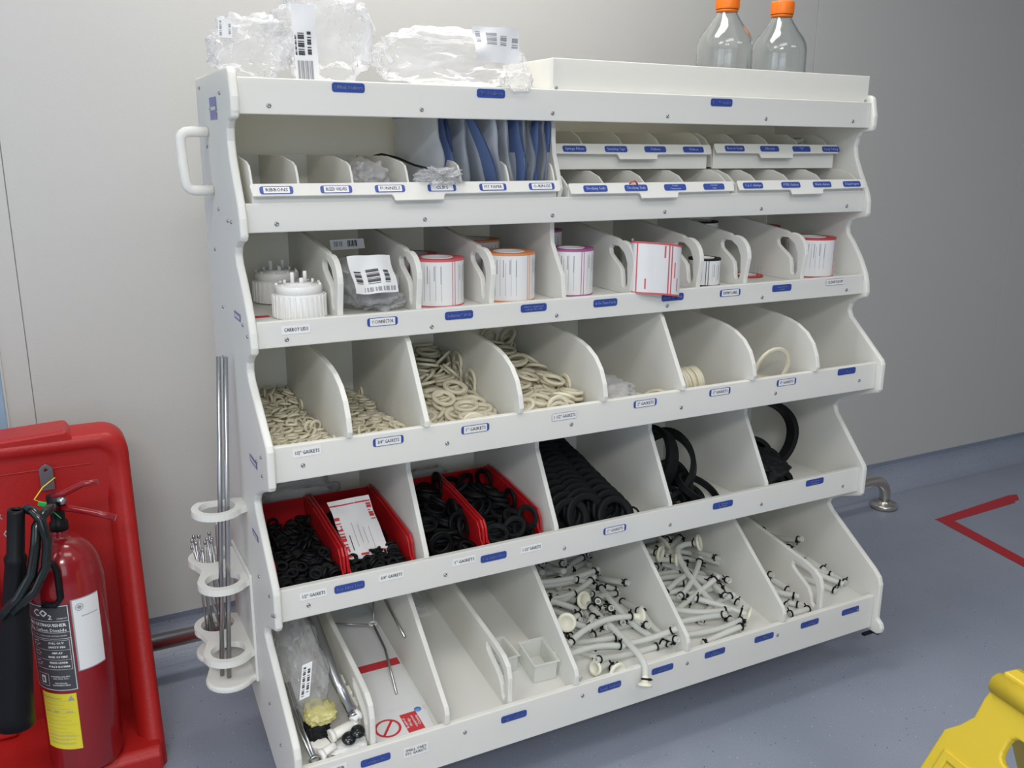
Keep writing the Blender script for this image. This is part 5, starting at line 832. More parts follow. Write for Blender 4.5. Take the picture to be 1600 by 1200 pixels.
tag(under.build('tubing_heap', 'tube', loc=(.86, .35, .13)), 'tangle of clear tubing underneath the loose pieces at the back', 'tubing heap', None, 'stuff')
def free_tube(pts, label, fit=0, fitlist=(), ties=(0, -1), r=.0068, R=.0215):
    pts = [Vector(p) for p in pts]; P_ = []
    for i in range(len(pts)-1):
        for s in range(5):
            f = s/5; p0, p1, p2, p3 = pts[max(0, i-1)], pts[i], pts[i+1], pts[min(len(pts)-1, i+2)]
            P_.append(.5*((2*p1)+(-p0+p2)*f+(2*p0-5*p1+4*p2-p3)*f*f+(-p0+3*p1-3*p2+p3)*f**3))
    P_.append(pts[-1])
    t = thing('tubing_piece', (pts[0].x, pts[0].y, min(p.z for p in pts)-.007), label, 'tubing piece', 'loose tubing laid over the piles')
    MB().tube(P_, r, 12).build('tube', 'tube', t)
    for e in ties: i = 1 if e == 0 else len(P_)-2; tie_mb(P_[i], P_[i+1]-P_[i-1], r+.0007).build('cable_tie', 'black', t)
    if fit: d = P_[-1]-P_[-2]; disc_fit(P_[-1]+d.normalized()*.004, d, R).build('ferrule', 'ferrule', t)
    return t
free_tube([(.735, .215, .250), (.745, .13, .232), (.747, .04, .221), (.743, -.004, .2105), (.737, -.018, .196), (.733, -.024, .186)], 'clear tube whose cream ferrule hangs over the front of the bottom rail', 1, R=.016)
free_tube([(.596, .25, .262), (.592, .17, .240), (.594, .09, .214), (.604, .030, .194)], 'clear tube running along the left wall of the fifth bottom bay', 0, ties=())
free_tube([(.596, .26, .268), (.640, .24, .262), (.690, .245, .256), (.73, .26, .258)], 'clear tube lying crosswise at the top of the fifth bottom bay', 0)
free_tube([(.700, .14, .232), (.672, .155, .242), (.652, .165, .252), (.640, .150, .260)], 'clear tube with round cream ferrule facing out in the fifth bottom bay', 1)
free_tube([(.81, .28, .250), (.800, .20, .240), (.808, .12, .220), (.840, .05, .202)], 'clear tube curving down the right side of the fifth bottom bay', 0)
free_tube([(1.04, .06, .205), (1.035, .13, .225), (1.025, .21, .265), (1.03, .26, .300), (1.05, .265, .312), (1.07, .245, .322)], 'long clear tube arching to a cream ferrule high in the sixth bottom bay', 1)
free_tube([(.905, .34, .290), (.935, .33, .298), (.960, .30, .302), (.975, .275, .303)], 'short tube with cream ferrule high at the back left of the sixth bottom bay', 1)
free_tube([(.900, .28, .255), (.890, .27, .275), (.892, .245, .285), (.897, .225, .288)], 'short tube with cream ferrule against the left divider of the sixth bottom bay', 1)
free_tube([(.930, .34, .275), (.960, .31, .282), (.985, .27, .285), (1.005, .25, .288)], 'tube with cream ferrule below the highest ones in the sixth bottom bay', 1, R=.018)
free_tube([(1.00, .30, .262), (1.045, .24, .250), (1.085, .16, .225), (1.105, .11, .212)], 'clear tube lying along the right side of the sixth bottom bay', 0)
free_tube([(1.395, .30, .232), (1.415, .22, .226), (1.425, .14, .215)], 'clear tube lying at the back of the rightmost bottom bay', 0)
free_tube([(1.405, .21, .222), (1.425, .14, .212), (1.436, .078, .204)], 'clear tube leaning along the right side panel of the rightmost bottom bay', 0)
free_tube([(1.330, .17, .215), (1.360, .12, .208), (1.386, .062, .200)], 'clear tube across the middle of the rightmost bottom bay', 0)
free_tube([(1.225, .21, .220), (1.260, .17, .216), (1.271, .110, .206)], 'clear tube lying beside the last handled divider of the bottom row', 0)
free_tube([(1.190, .16, .214), (1.208, .11, .206), (1.222, .065, .199)], 'short clear tube in the middle of the narrow bay', 0)
free_tube([(1.200, .035, .196), (1.230, .030, .198), (1.258, .028, .200)], 'short clear tube at the front of the narrow bay', 0)
t = free_tube([(.683, .045, .203), (.668, .040, .203), (.656, .037, .203)], 'loose cream ferrule stub lying at the front of the fifth bottom bay', 0, ties=(0,), r=.009)
disc_fit((.650, .036, .205), (-1, -.3, .3), .0165).build('ferrule', 'ferrule', t)

SHEAR = True
# ---- bottom row: odds and ends on the left
Z5 = .1255
b = bag_thing('clear_bag', 'large clear bag with a long white label in the leftmost bottom bay', (.052, .20, .235), (.046, .12, .105), 91, 'bag', amp=.24)
sticker(b, (.037, .085, .290), (.92, 0, .18), (.22, .35, 1), .020, .072, [(.15, .4, .08, .92, 1, 14, 'h'), (.6, .85, .15, .85, 1, 9, 'h')], 6, warp=.002)
bag_thing('clear_bag', 'greyish crumpled bag at the back of the leftmost bottom bay', (.050, .39, .235), (.048, .070, .10), 93, 'bagmilky', amp=.25)
t = thing('steel_pipe', (.12, .07, .19), 'long polished steel pipe standing slanted in the leftmost bottom bay', 'pipe')
MB().tube([(.080, .340, .405), (.104, .11, .235), (.1165, .065, .196)], .0105, 20).build('pipe', 'rod', t)
MB().lathe([(.0115, 0), (.0115, .008), (.007, .008)], 20, T=Matrix.Translation((.117, .064, .195)) @ Vector((.3, -1.15, -1)).normalized().to_track_quat('Z', 'Y').to_matrix().to_4x4()).build('end_collar', 'screw', t)
MB().tube([(.075, .33, .41), (.12, .34, .415), (.165, .34, .41)], .010, 16).build('cross_pipe', 'rod', t)
b = bag_thing('clear_bag', 'crumpled pale yellow film on dark parts in the leftmost bottom bay', (.062, .095, .190), (.030, .036, .017), 95, 'yellowfilm', amp=.2)
o = MB(); o.add(*crumple((.052, .080, .163), (.026, .030, .022), 97, amp=.25), 0, True); tag(o.build('rubber_bung', 'black', loc=(.052, .08, .141)), 'dark rubber bung below the yellow film in the leftmost bottom bay', 'rubber bung')
def elbow(label, pts, r, collars, m='cream_plastic'):
    t = thing('pipe_fitting', pts[0], label, 'pipe fitting', 'white pipe fittings in the leftmost bay')
    MB().tube(pts, r, 18).build('fitting_body', m, t)
    for c, d, R in collars: MB().lathe([(r, -.004), (R, -.004), (R, .004), (r, .004)], 18, T=Matrix.Translation(c) @ Vector(d).normalized().to_track_quat('Z', 'Y').to_matrix().to_4x4()).build('collar', m, t)
elbow('white straight pipe fitting at the middle of the leftmost bottom bay', [(.068, .045, .168), (.090, .05, .170), (.118, .058, .172)], .0105, [((.070, .0455, .168), (1, .2, 0), .0135), ((.116, .0575, .172), (1, .2, 0), .014)])
elbow('small white fitting with a round end next to the handled divider', [(.112, .050, .188), (.120, .056, .192), (.126, .060, .192)], .008, [((.124, .059, .192), (1, .5, .2), .012)], 'bottle_white')
elbow('cream fitting low at the front of the leftmost bottom bay', [(.040, .022, .150), (.058, .03, .152), (.072, .033, .154)], .008, [((.044, .0235, .150), (1, .3, 0), .011)], 'bottle_white')
for i, (x, y, z, l) in enumerate(((.098, .033, .160, 'black round stopper at the front of the leftmost bottom bay'), (.117, .038, .166, 'black round stopper beside the handled divider'))):
    mb = MB(); mb.lathe([(.0001, -.008), (.009, -.008), (.011, -.005), (.0135, .004), (.0125, .008), (.0001, .008)], 22, T=Matrix.Translation((x, y, z)) @ Matrix.Rotation(.5, 4, 'X')); tag(mb.build('stopper', 'blackgloss', loc=(x, y, z-.01)), l, 'stopper', 'black stoppers')
mb = MB(); mb.prism([(.030, .050), (.062, .028), (.066, .048), (.050, .105), (.032, .112)], 'z', .130, .152, T=Matrix.Translation((0, .01, .0)) @ Matrix.Rotation(.10, 4, 'X')); tag(mb.build('plastic_wedge', 'cream_plastic', bevel=.002, loc=(.045, .06, .135)), 'cream plastic wedge on the left of the leftmost bottom bay', 'plastic wedge')
t = thing('paper_packet', (.10, .03, .13), 'folded white paper packet at the front of the leftmost bottom bay', 'packet')
vs_, fs = crumple((.098, .036, .139), (.036, .020, .009), 99, amp=.18); MB().add(vs_, fs, 0, True).build('packet_body', 'paper', t)
t = thing('steel_tongs', (.03, .06, .13), 'grey steel tongs leaning on the left wall of the leftmost bottom bay', 'tongs')
MB().tube([(.016, .17, .215), (.018, .08, .170), (.026, .022, .150)], .0035, 8).build('arm', 'rod', t); MB().tube([(.024, .17, .215), (.027, .08, .168), (.030, .022, .148)], .0035, 8).build('arm', 'rod', t)
MB().tube([(.030+.010*math.cos(a*PI/6), .020, .146+.009*math.sin(a*PI/6)) for a in range(12)], .0022, 6, closed=True).build('finger_ring', 'rod', t)
for i, (x, y, z) in enumerate(((.126, .12, .175), (.130, .10, .160), (.122, .15, .180), (.128, .08, .150))):
    o = MB().box(x-.006, x+.006, y-.012, y+.012, z-.028, z+.028, T=None).build('plastic_clip', 'cream_plastic', bevel=.002, loc=(x, y, z-.028)); tag(o, 'cream plastic clip beside the first handled divider of the bottom row', 'plastic clip', 'cream plastic clips')
SHEAR = False
# second bay: signs and tripod
def FZ(y, dz=0): return .1796+.130*y+dz
SL = math.atan(.130)
t = thing('laminated_sheet', (.215, .3, FZ(.3)), 'white laminated sheet with a red band covering the second bottom bay', 'notice')
MB().prism([(.10, FZ(.10, .0002)), (.47, FZ(.47, .0002)), (.47, FZ(.47, .0014)), (.10, FZ(.10, .0014))], 'x', .150, .276).build('sheet', 'signpaper', t)
MB().prism([(.232, FZ(.232, .0013)), (.254, FZ(.254, .0013)), (.254, FZ(.254, .0018)), (.232, FZ(.232, .0018))], 'x', .1503, .2757).build('red_band', 'redprint', t)
def prohib(label, cx, cy, ang, z, tilt=0):
    t = thing('prohibition_sign', (cx, cy, z), label, 'sign', 'laminated signs in the second bottom bay')
    T = Matrix.Translation((cx, cy, z)) @ Matrix.Rotation(tilt, 4, 'X') @ Matrix.Rotation(ang, 4, 'Z') @ Matrix.Diagonal((1.0, .92, 1, 1))
    MB().box(-.062, .055, -.040, .040, 0, .0012, T=T).build('card', 'signpaper', t, bevel=0)
    mb = MB(); n = 36; R, r = .0265, .0215; vs_ = []
    for k in range(n): a = 2*PI*k/n; vs_ += [(-.030+R*math.cos(a), R*math.sin(a)-.004, .0016), (-.030+r*math.cos(a), r*math.sin(a)-.004, .0016)]
    mb.add(vs_, [(2*k, 2*((k+1) % n), 2*((k+1) % n)+1, 2*k+1) for k in range(n)], 0, T=T)
    mb.box(-.0325, -.0275, -.0225, .0225, .0013, .0016, T=T @ Matrix.Translation((-.012, -.006, 0)) @ Matrix.Translation((-.018, .002, 0)) @ Matrix.Rotation(-.65, 4, 'Z') @ Matrix.Translation((.030, 0, 0)))
    mb.build('prohibition_ring', 'redprint', t)
    mb = MB(); mb.box(.003, .037, -.034, .022, .0013, .0016, T=T); 
    for i, s in enumerate(('Cleaning', 'equipment', 'Wedge', 'Required')): put_text(mb, s, .0085, lambda u, v: T @ Vector((.032-.0085*i*1.0+v*0+(-v), -.006+u, .0019)), 1, 0, 0, bold=.0002)
    mb.build('red_panel', ['redprint', 'paper'], t)
    mb = MB(); mb.lathe([(.0001, .0013), (.0075, .0013), (.0075, .0017), (.0001, .0017)], 20, T=T @ Matrix.Translation((.043, .024, 0))); mb.build('blue_badge', 'blueprint', t)
prohib('laminated sign with red prohibition ring and red text panel, front of second bottom bay', .2135, .062, .02, FZ(.062, .0042), SL)
prohib('laminated sign mostly hidden under the prohibition sign', .2155, .052, -.12, FZ(.052, .0022), SL)
t = thing('tripod_stand', (.235, .15, FZ(.15)), 'small steel tripod with a centre ring in the second bottom bay', 'tripod')
hub = Vector((.250, .332, .262))
mb = MB(); mb.tube([hub+Vector((.0080*math.cos(2*PI*k/16), .0080*math.sin(2*PI*k/16), 0)) for k in range(16)], .0022, 8, closed=True); mb.build('hub_ring', 'cream_plastic', t)
MB().tube([hub+Vector((-.001, -.009, 0)), (.252, .26, .238), (.234, .144, FZ(.144, .0032))], .0028, 10).build('leg', 'rod', t)
MB().tube([hub+Vector((-.009, 0, 0)), (.200, .350, .264), (.168, .365, .268)], .0018, 8).build('leg', 'rod', t)
MB().tube([hub+Vector((.005, .007, 0)), (.264, .368, .285), (.277, .400, .305)], .0018, 8).build('leg', 'rod', t)
o = MB().tube([(.2755, .36, .330), (.2755, .20, .291)], .0030, 10).build('steel_rod', 'rod'); tag(o, 'straight steel rod leaning in the back right corner of the second bottom bay', 'rod')

# fourth bay: clear trays
def clear_tray(x, y, ang, label, s=1):
    t = thing('clear_tray', (x, y, FZ(y)), label, 'clear tray', 'clear moulded trays in the fourth bottom bay')
    T = Matrix.Translation((x, y, FZ(y, .002))) @ Matrix.Rotation(SL, 4, 'X') @ Matrix.Rotation(ang, 4, 'Z')
    mb = MB(); a, h, w = .026*s, .045*s, .0015
    mb.box(-a, a, -a*1.5, a*1.5, 0, w, T=T)
    for x0, x1, y0, y1 in ((-a, -a+w, -a*1.5, a*1.5), (a-w, a, -a*1.5, a*1.5), (-a, a, -a*1.5, -a*1.5+w), (-a, a, a*1.5-w, a*1.5)): mb.box(x0, x1, y0, y1, 0, h, T=T)
    mb.build('tray_body', 'tube', t, bevel=.0006)
    mb = MB(); mb.prism([(-a-.004, -a*1.5-.004), (a+.004, -a*1.5-.004), (a+.004, a*1.5+.004), (-a-.004, a*1.5+.004)], 'z', h, h+.0015, holes=[[(-a, -a*1.5), (a, -a*1.5), (a, a*1.5), (-a, a*1.5)]], T=T); mb.build('rim', 'tube', t)
clear_tray(.5395, .104, -.06, 'clear moulded tray on the right in the fourth bottom bay', 1.0); clear_tray(.474, .150, .05, 'clear moulded tray beside the handled divider of the fourth bottom bay', .85)
o = MB(); vs_, fs = noise_sheet(12, 12, lambda a, b_: Vector((.30+.10*a, .36+.11*b_, FZ(.36+.11*b_, .004)+.02*b_*b_+.006*noise.noise(Vector((a*4, b_*4, 2)))))); o.add(vs_, fs, 0, True); tag(o.build('clear_film', 'bag', loc=(.35, .41, .235)), 'flat clear film lying at the back of the third bottom bay', 'film')

# ---- rods in the side holder
for i, (a, b_) in enumerate((((-.041, .292, .905), (-.081, .292, .252)), ((-.030, .285, .905), (-.070, .278, .252)))):
    o = MB().tube([a, b_], .0046, 14).build('steel_rod', 'rod'); tag(o, ('left' if i == 0 else 'right')+' of the two long grey steel rods standing in the side holder', 'rod', 'long steel rods')
rnd = random.Random(5)
for i in range(11):
    a = 2*PI*i/11; r0 = .026; bx, by = CXH+.02*math.cos(a*2.3), .405+.02*math.sin(a*1.9)
    tx, ty = CXH-.018+.020*math.cos(a), .400+.018*math.sin(a); h = .50+.012*math.sin(i*2.2)
    t_ = MB().tube([(tx, ty, h), (bx, by, .252)], .0019, 8); t_.lathe([(.0019, 0), (.0034, .001), (.0034, .007), (.0019, .008)], 8, T=Matrix.Translation((tx, ty, h-.004)))
    o = t_.build('thin_rod', 'rod'); tag(o, 'thin steel rod in the bundle standing in the rear loop of the side holder', 'rod', 'thin rods in the side holder')
o = MB().tube([(CXH+.016, .41, .535), (CXH+.013, .408, .525), (CXH+.010, .405, .252)], .0022, 8).build('thin_rod', 'rod'); tag(o, 'hooked thin steel rod rising above the bundle in the side holder', 'rod')

# ---- rail along the wall
t = thing('floor_rail', (.4, .73, 0), 'polished steel low rail along the wall behind the rack', 'rail')
RP = [(-.9, .73, .115), (2.29, .73, .115)]+[(2.29+.07*math.sin(math.radians(a)), .73, .045+.07*math.cos(math.radians(a))) for a in (15, 30, 45, 60, 75, 90)]+[(2.36, .73, .012)]
MB().tube(RP, .020, 24).build('tube', 'steel', t)
MB().lathe([(.048, 0), (.048, .014), (.045, .018), (.022, .019), (.022, .026), (.020, .027)], 32, (2.36, .73, .0005)).build('flange', 'steel', t)
MB().tube([(-.45, .73, .115), (-.45, .73, .012)], .020, 24).build('post', 'steel', t); MB().lathe([(.048, 0), (.048, .014), (.045, .018), (.022, .019)], 32, (-.45, .73, .0005)).build('flange', 'steel', t)
# ---- red tape on the floor
t = thing('floor_tape', (2.5, .4, 0), 'red marking tape stuck in a corner shape on the floor', 'floor tape')
MB().prism([(2.430, .566), (2.470, .526), (2.845, .538), (2.862, .552), (2.880, .548), (2.905, .566), (2.930, .590), (2.890, .598)], 'z', .0004, .0010).build('tape_strip', 'tapered', t)
MB().prism([(2.436, .562), (2.484, .526), (2.375, .02), (2.330, .03)], 'z', .0010, .0016).build('tape_strip', 'tapered', t)

# ---- yellow floor sign
t = thing('wet_floor_sign', (.77, -.82, 0), 'yellow folding wet floor sign standing at the lower right', 'floor sign')
Aq = Vector((.757, -.765, .615)); hd = Vector((-.147, -.989, 0)); nd = Vector((-.989, .147, 0))
def panel(sg):
    down = (nd*sg*.30+Vector((0, 0, -.60))).normalized(); nrm = hd.cross(down)*sg
    if nrm.z < 0: nrm = -nrm
    Tm = Matrix((( hd.x, down.x, nrm.x, Aq.x+nd.x*sg*.016), (hd.y, down.y, nrm.y, Aq.y+nd.y*sg*.016), (hd.z, down.z, nrm.z, Aq.z), (0, 0, 0, 1)))
    mb = MB(); W_ = .20
    out = [(.004, .012), (.000, .030), (.000, .060), (-.012, .080), (-.028, .098), (-.070, .660), (W_+.070, .660), (W_+.028, .098), (W_+.012, .080), (W_, .060), (W_, .030), (W_-.004, .012)]
    hole = rrect(.055, W_-.055, .050, .088, .012, 3)
    mb.prism(out, 'z', -.012, 0, holes=[hole], T=Tm); mb.build('panel', 'yellow', t, bevel=.004, seg=3)
    mb = MB(); f = [(-.012, .118), (-.045, .62), (W_+.045, .62), (W_+.012, .118)]; fi = [(-.002, .130), (-.034, .60), (W_+.034, .60), (W_+.002, .130)]
    mb.prism(f, 'z', -.001, .0035, holes=[fi], T=Tm); mb.build('raised_border', 'yellow', t, bevel=.0015)
    mb = MB(); tri = [(.105, .20), (.012, .36), (.198, .36)]; tin = [(.105, .232), (.036, .346), (.174, .346)]
    mb.prism(tri, 'z', 0, .0012, holes=[tin], T=Tm); mb.build('warning_triangle', 'redprint', t)
    mb = MB(); put_text(mb, 'CAUTION', .050, lambda u, v: Tm @ Vector((.10+u, .165-v, .0012)), 0, sx=.95, bold=.001); put_text(mb, 'WET FLOOR', .040, lambda u, v: Tm @ Vector((.10+u, .43-v, .0012)), 1, bold=.001)
    mb.build('lettering', ['paper', 'redprint'], t)
panel(1); panel(-1)
mb = MB()
mb.tube([Aq+hd*.004+Vector((0, 0, -.006))+nd*.016, Aq+hd*.196+Vector((0, 0, -.006))+nd*.016], .0145, 16); mb.build('hinge_barrel', 'yellow', t)
mb = MB(); mb.tube([Aq+hd*.004+Vector((0, 0, -.006))-nd*.016, Aq+hd*.196+Vector((0, 0, -.006))-nd*.016], .0145, 16); mb.build('hinge_barrel', 'yellow', t)
mb = MB(); mb.box(0, .19, -.012, .012, .006, .018, T=Matrix(((hd.x, nd.x, 0, Aq.x+hd.x*.006), (hd.y, nd.y, 0, Aq.y+hd.y*.006), (0, 0, 1, Aq.z-.006), (0, 0, 0, 1)))); mb.build('carry_grip', 'yellow', t, bevel=.004)

# ---- fire extinguisher stand
SX0, SX1, SB = -.80, -.190, .690
t = thing('extinguisher_stand', (-.5, .5, 0), 'red moulded plastic stand holding the fire extinguisher', 'extinguisher stand')
def rounded_top(x0, x1, z1, r, z0=0.0): return [(x0, z0), (x1, z0)]+arc(x1-r, z1-r, r, 0, 90, 8)+arc(x0+r, z1-r, r, 90, 180, 8)
back = MB().prism(rounded_top(SX0+.004, SX1-.004, .690, .045), 'y', .615, .690); back.build('back_shell', 'red', t, bevel=.006, seg=3)
# raised crest in the middle of the top edge
MB().prism([(-.455, .676), (-.44, .704), (-.305, .710), (-.295, .692), (-.290, .676)], 'y', .600, .692).build('crest', 'red', t, bevel=.006, seg=3)
# rim that flares forward towards the base
prof_t = [(SX1-.055, .0), (SX1, .0)]
mb = MB(); n = 26; ring_o = rounded_top(SX0, SX1, .696, .055); ring_i = rounded_top(SX0+.052, SX1-.052, .655, .035)
def fy(z): return .598-.19*max(0, min(1, (.62-z)/.60))**1.3
dz_pts = [i/24*.64 for i in range(25)]
O = [(SX1, z) for z in dz_pts]+arc(SX1-.050, .646, .050, 0, 90, 8)[1:]+arc(SX0+.050, .646, .050, 90, 180, 8)+[(SX0, z) for z in reversed(dz_pts)]
I = [(SX1-.050, min(z, .615)) for z in dz_pts]+arc(SX1-.080, .618, .030, 0, 90, 8)[1:]+arc(SX0+.080, .618, .030, 90, 180, 8)+[(SX0+.050, min(z, .615)) for z in reversed(dz_pts)]
N_ = len(O); vs_ = []
for (ox, oz), (ix, iz) in zip(O, I):
    f_ = fy(oz); vs_ += [(ox, .688, oz), (ox, f_+.012, oz), (ox+(ix-ox)*.18, f_, oz+(iz-oz)*.18), (ox+(ix-ox)*.62, f_+.004, oz+(iz-oz)*.62), (ix, f_+.030, iz), (ix, .622, iz)]
fs = [(k*6+j, (k+1)*6+j, (k+1)*6+j+1, k*6+j+1) for k in range(N_-1) for j in range(5)]
mb.add(vs_, fs, 0, True); mb.build('rim', 'red', t)
MB().prism([(.40, 0), (.66, 0), (.66, .058), (.40, .058), (.385, .045), (.385, .01)], 'x', SX0+.01, SX1-.01).build('base', 'red', t, bevel=.006, seg=3)
mb = MB(); mb.prism([(.615, .06), (.560, .06), (.580, .40), (.615, .55)], 'x', -.505, -.465); mb.build('centre_pillar', 'red', t, bevel=.008, seg=3)
MB().box(-.62, -.265, .6125, .616, .627, .630).build('moulded_line', 'red', t, bevel=.001)
mb = MB()
for k, s in enumerate(('FIRE', 'EXTINGUISHER', 'POINT')):
    put_text(mb, s, .021, lambda u, v: Vector((-.512+u, .6140, .563-k*.023+v)), 0, 0, 0, bold=.0003)
put_text(mb, '01', .021, lambda u, v: Vector((-.433+u, .6140, .500+v)), 0, 0, 0, bold=.0003)
mb.build('lettering', 'paper', t)
# wall bracket on the stand
mb = MB(); mb.prism(arc(-.351, .628, .0125, 0, 180, 10)+[(-.3635, .585), (-.3385, .585)], 'y', .606, .612, holes=[[(-.351+.004*math.cos(a*PI/4), .629+.004*math.sin(a*PI/4)) for a in range(8)]]); mb.build('hanging_bracket', 'plate', t, bevel=.0008)

# ---- fire extinguisher
EX, EY, EZ, ER = -.338, .430, .060, .0695
t = thing('fire_extinguisher', (EX, EY, EZ), 'red carbon dioxide fire extinguisher with black horn in the red stand', 'fire extinguisher')
T = Matrix.Translation((EX, EY, EZ))
pr = [(.05, 0), (.064, .003), (ER, .014), (ER, .405)]+[(ER-.052*(1-math.cos(math.radians(a)))-.002, .405+.085*math.sin(math.radians(a))) for a in range(10, 91, 8)]+[(.0155, .497), (.0150, .512)]
MB().lathe([(.0001, .0)]+pr, 56, T=T).build('cylinder', 'red_paint', t)
def cyl(u, v, e=.0006): a = math.radians(-90-30)+u/ER; return T @ Vector(((ER+e)*math.cos(a), (ER+e)*math.sin(a), v))
def cpatch(mb, u0, u1, v0, v1, m, e=.0006):
    n = max(1, int(abs(u1-u0)/.005)); vs_ = []
    for i in range(n+1): u = u0+(u1-u0)*i/n; vs_ += [cyl(u, v0, e), cyl(u, v1, e)]
    mb.add(vs_, [(2*i, 2*i+2, 2*i+3, 2*i+1) for i in range(n)], m, True)
def border(mb, u0, u1, v0, v1, w, m, e):
    cpatch(mb, u0, u1, v0, v0+w, m, e); cpatch(mb, u0, u1, v1-w, v1, m, e); cpatch(mb, u0, u0+w, v0, v1, m, e); cpatch(mb, u1-w, u1, v0, v1, m, e)
mb = MB(); U0, U1, V0, V1 = -.060, .036, .196, .380
cpatch(mb, U0, U1, V0, V1, 0); border(mb, U0+.002, U1-.002, V0+.002, V1-.002, .0012, 1, .0010)
tx = lambda s, u, v, sz, b_=.0003, sx=1: put_text(mb, s, sz, lambda a, c: cyl(u+a, v+c, .0012), 1, 0, 0, sx, b_)
tx('CO', -.019, .362, .021, .0009); tx('2', .001, .355, .014, .0007); tx('CARBON', .022, .352, .0045, 0)
for v in (.346, .322, .309): cpatch(mb, U0+.003, U1-.003, v, v+.0008, 1, .0010)
tx('FIRE EXTINGUISHER', -.012, .338, .0098, .0004, .92); tx('2Kg Carbon Dioxide', -.012, .3275, .0100, .0002, .95)
tx('THIS UNIT CONTROLLED EXTINGUISHER', -.010, .3155, .0040, 0)
border(mb, -.045, .030, .243, .306, .0006, 1, .0010)
for v in (.264, .285): cpatch(mb, -.045, .030, v, v+.0005, 1, .0010)
for s, v in (('PULL OUT', .300), ('SAFETY PIN', .2915), ('AIM AT', .279), ('BASE OF FIRE', .2705), ('PRESS LEVER', .258), ('FULLY DOWN', .2495)): tx(s, .006, v, .0062, .0003)
for v in (.296, .275, .254):
    for k in range(5):
        a = k*1.3+v*50; cpatch(mb, -.037+.006*math.cos(a)-.003, -.037+.006*math.cos(a)+.003, v+.005*math.sin(a), v+.005*math.sin(a)+.0014, 1, .0010)
border(mb, -.045, -.018, .206, .232, .0006, 1, .0010); cpatch(mb, -.037, -.026, .211, .227, 1, .0010); cpatch(mb, -.034, -.029, .214, .223, 0, .0013)
for s, v in (('BURNING LIQUIDS,', .228), ('OILS, FATS, ETC.', .2235), ('ELECTRICAL', .2135), ('EQUIPMENT FIRES', .209)): tx(s, .006, v, .0042, .0001)
mb.build('instruction_label', ['black_ink', 'paper'], t)
mb = MB(); U0, U1, V0, V1 = .042, .094, .236, .384
cpatch(mb, U0-.003, U0, V0-.002, V1+.002, 1, .0005); cpatch(mb, U0, U1, V0-.002, V0, 1, .0005); cpatch(mb, U0, U1, V1, V1+.002, 1, .0005); cpatch(mb, U0, U1, V0, V1, 0)
for k in range(11): cpatch(mb, U0+.006, U1-.004, V0+.018+k*.008, V0+.0184+k*.008, 2, .0010)
for k in range(6): cpatch(mb, U0+.006+k*.0085, U0+.0064+k*.0085, V0+.018, V0+.098, 2, .0010)
cpatch(mb, U0+.014, U1-.006, V1-.037, V1-.0355, 1, .0010)
n = 20; c0 = (U0+.012, V1-.016)
for k in range(n):
    a0_, a1_ = 2*PI*k/n, 2*PI*(k+1)/n
    mb.add([cyl(c0[0]+.0075*math.cos(a0_), c0[1]+.0075*math.sin(a0_), .001), cyl(c0[0]+.0075*math.cos(a1_), c0[1]+.0075*math.sin(a1_), .001), cyl(c0[0]+.0062*math.cos(a1_), c0[1]+.0062*math.sin(a1_), .001), cyl(c0[0]+.0062*math.cos(a0_), c0[1]+.0062*math.sin(a0_), .001)], [(0, 1, 2, 3)], 1)
for a in (0, 1.05, 2.1): mb.add([cyl(c0[0]+p*.0045*math.cos(a)+q*.0012*math.sin(a), c0[1]+p*.0045*math.sin(a)-q*.0012*math.cos(a), .001) for p, q in ((1, 1), (-1, 1), (-1, -1), (1, -1))], [(0, 1, 2, 3)], 1)
mb.build('inspection_label', ['paper', 'grey_ink', 'tape'], t)
mb = MB(); U0, U1, V0, V1 = -.043, .030, .066, .190
cpatch(mb, U0, U1, V0, V1, 0)
for k in range(12):
    v = V1-.016-k*.0088; cpatch(mb, U0+.004, U1-.004-.010*((k*5) % 3), v, v+.0005, 1, .0010)
    if k > 8: put_text(mb, 'maintenance record and service', .0042, lambda a, c: cyl(-.007+a, v+.003+c, .0011), 1)
for u, v, s in ((-.028, .150, 'Jun 09'), (-.010, .150, 'MAY'), (.014, .150, '09/10'), (-.020, .180, 'Annual Maintenance')): put_text(mb, s, .0055, lambda a, c: cyl(u+a, v+c, .0012), 1, bold=.0001)
mb.add([cyl(.020, .186, .001), cyl(.014, .175, .001), cyl(.026, .175, .001)], [(0, 1, 2)], 1)
mb.build('service_label', ['yellowlabel', 'grey_ink'], t)
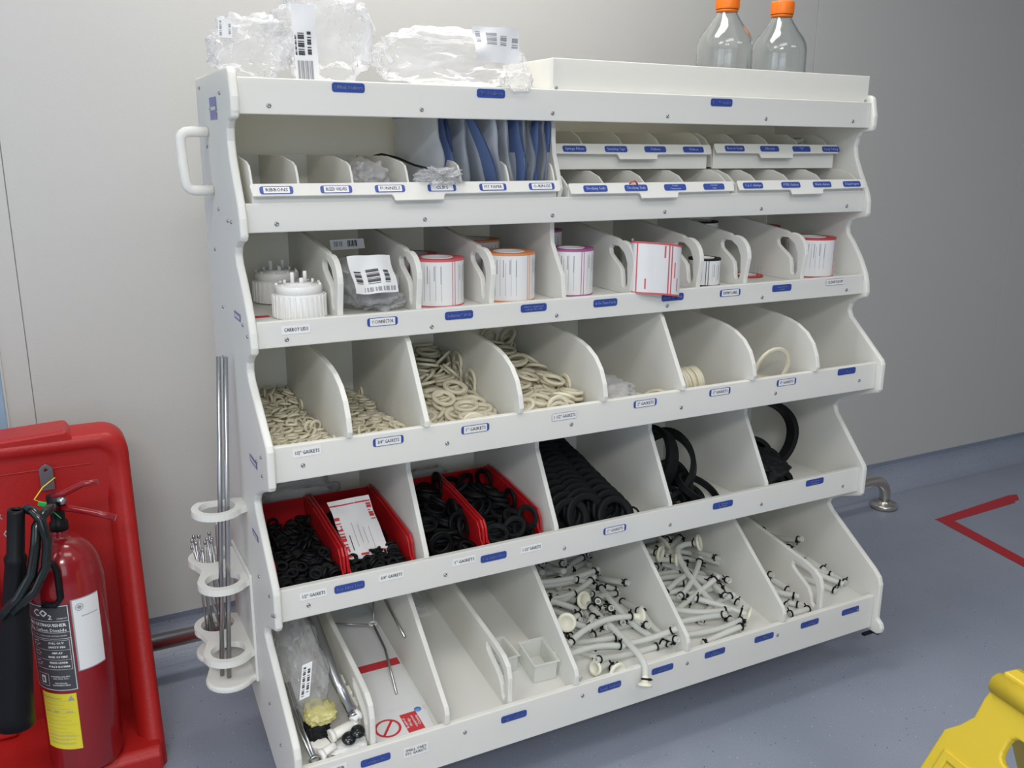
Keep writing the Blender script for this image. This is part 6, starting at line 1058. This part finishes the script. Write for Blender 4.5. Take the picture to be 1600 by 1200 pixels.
# valve, handles, pin and seal
MB().lathe([(.017, .505), (.017, .520), (.013, .524), (.013, .550), (.016, .553), (.016, .575), (.0001, .577)], 20, T=T).build('valve_body', 'blackmatt', t)
MB().tube([T @ Vector(p) for p in ((-.005, -.005, .572), (.02, -.012, .582), (.05, -.022, .597), (.075, -.030, .600))], .0072, 10, scale=[1, .9, .8, .7]).build('squeeze_lever', 'red_paint', t)
MB().tube([T @ Vector(p) for p in ((-.002, -.010, .556), (.03, -.030, .552), (.07, -.048, .542), (.098, -.058, .532))], .0072, 10, scale=[1, .9, .9, .9]).build('carry_handle', 'red_paint', t)
MB().lathe([(.006, 0), (.009, .002), (.009, .012), (.004, .014)], 12, T=T @ Matrix.Translation((.010, -.022, .563))).build('gauge_nut', 'screw', t)
MB().tube([T @ Vector(p) for p in ((-.022, -.045, .580), (-.034, -.05, .590), (-.018, -.035, .606), (.004, -.018, .616))], .0011, 6).build('seal_wire', 'yellowlabel', t)
MB().tube([T @ Vector(p) for p in ((-.022, -.045, .580), (-.010, -.048, .566), (.006, -.05, .545))], .0010, 6).build('seal_wire', 'green', t)
MB().box(-.007, .007, -.003, .003, -.004, .004, T=T @ Matrix.Translation((-.022, -.047, .578)) @ Matrix.Rotation(.4, 4, 'Y')).build('plastic_seal', 'green', t, bevel=.001)
# hose and horn
hz = [(-.008, -.02, .560), (-.020, -.060, .572), (-.034, -.080, .584), (-.052, -.092, .578), (-.062, -.092, .560)]
H2 = [(.0, -.015, .556), (-.010, -.055, .570), (-.022, -.085, .572), (-.034, -.098, .556), (-.040, -.104, .52), (-.052, -.108, .47), (-.078, -.110, .43), (-.11, -.110, .40)]
MB().tube([T @ Vector(p) for p in H2], .0095, 14).build('hose', 'blackgloss', t)
H3 = [(-.048, -.085, .588), (-.036, -.098, .585), (-.026, -.106, .570), (-.020, -.110, .53), (-.028, -.112, .480), (-.050, -.114, .44), (-.090, -.114, .405)]
MB().tube([T @ Vector(p) for p in H3], .0085, 14).build('hose', 'blackgloss', t)
ax = Vector((-.063, -.088, .590)); d = (Vector((-.118, -.078, .15))-ax); dn = d.normalized(); Q = T @ Matrix.Translation(ax) @ dn.to_track_quat('Z', 'Y').to_matrix().to_4x4()
mb = MB(); mb.capped = False; mb.lathe([(.0085, .004), (.0085, 0), (.0135, 0), (.0145, .004), (.0150, .085), (.0190, .092), (.0190, .100), (.0175, .104), (.0205, .16), (.0290, .26), (.0340, .40), (.0370, .43), (.034, .43), (.030, .39)], 32, T=Q); mb.build('horn', 'blackmatt', t)
mb = MB(); mb.tube([T @ Vector(p) for p in ((-.030, -.070, .475), (-.016, -.072, .465), (-.012, -.072, .45), (-.012, -.072, .395), (-.022, -.070, .382), (-.045, -.068, .388))], .0062, 10); mb.build('horn_clip', 'blackmatt', t)
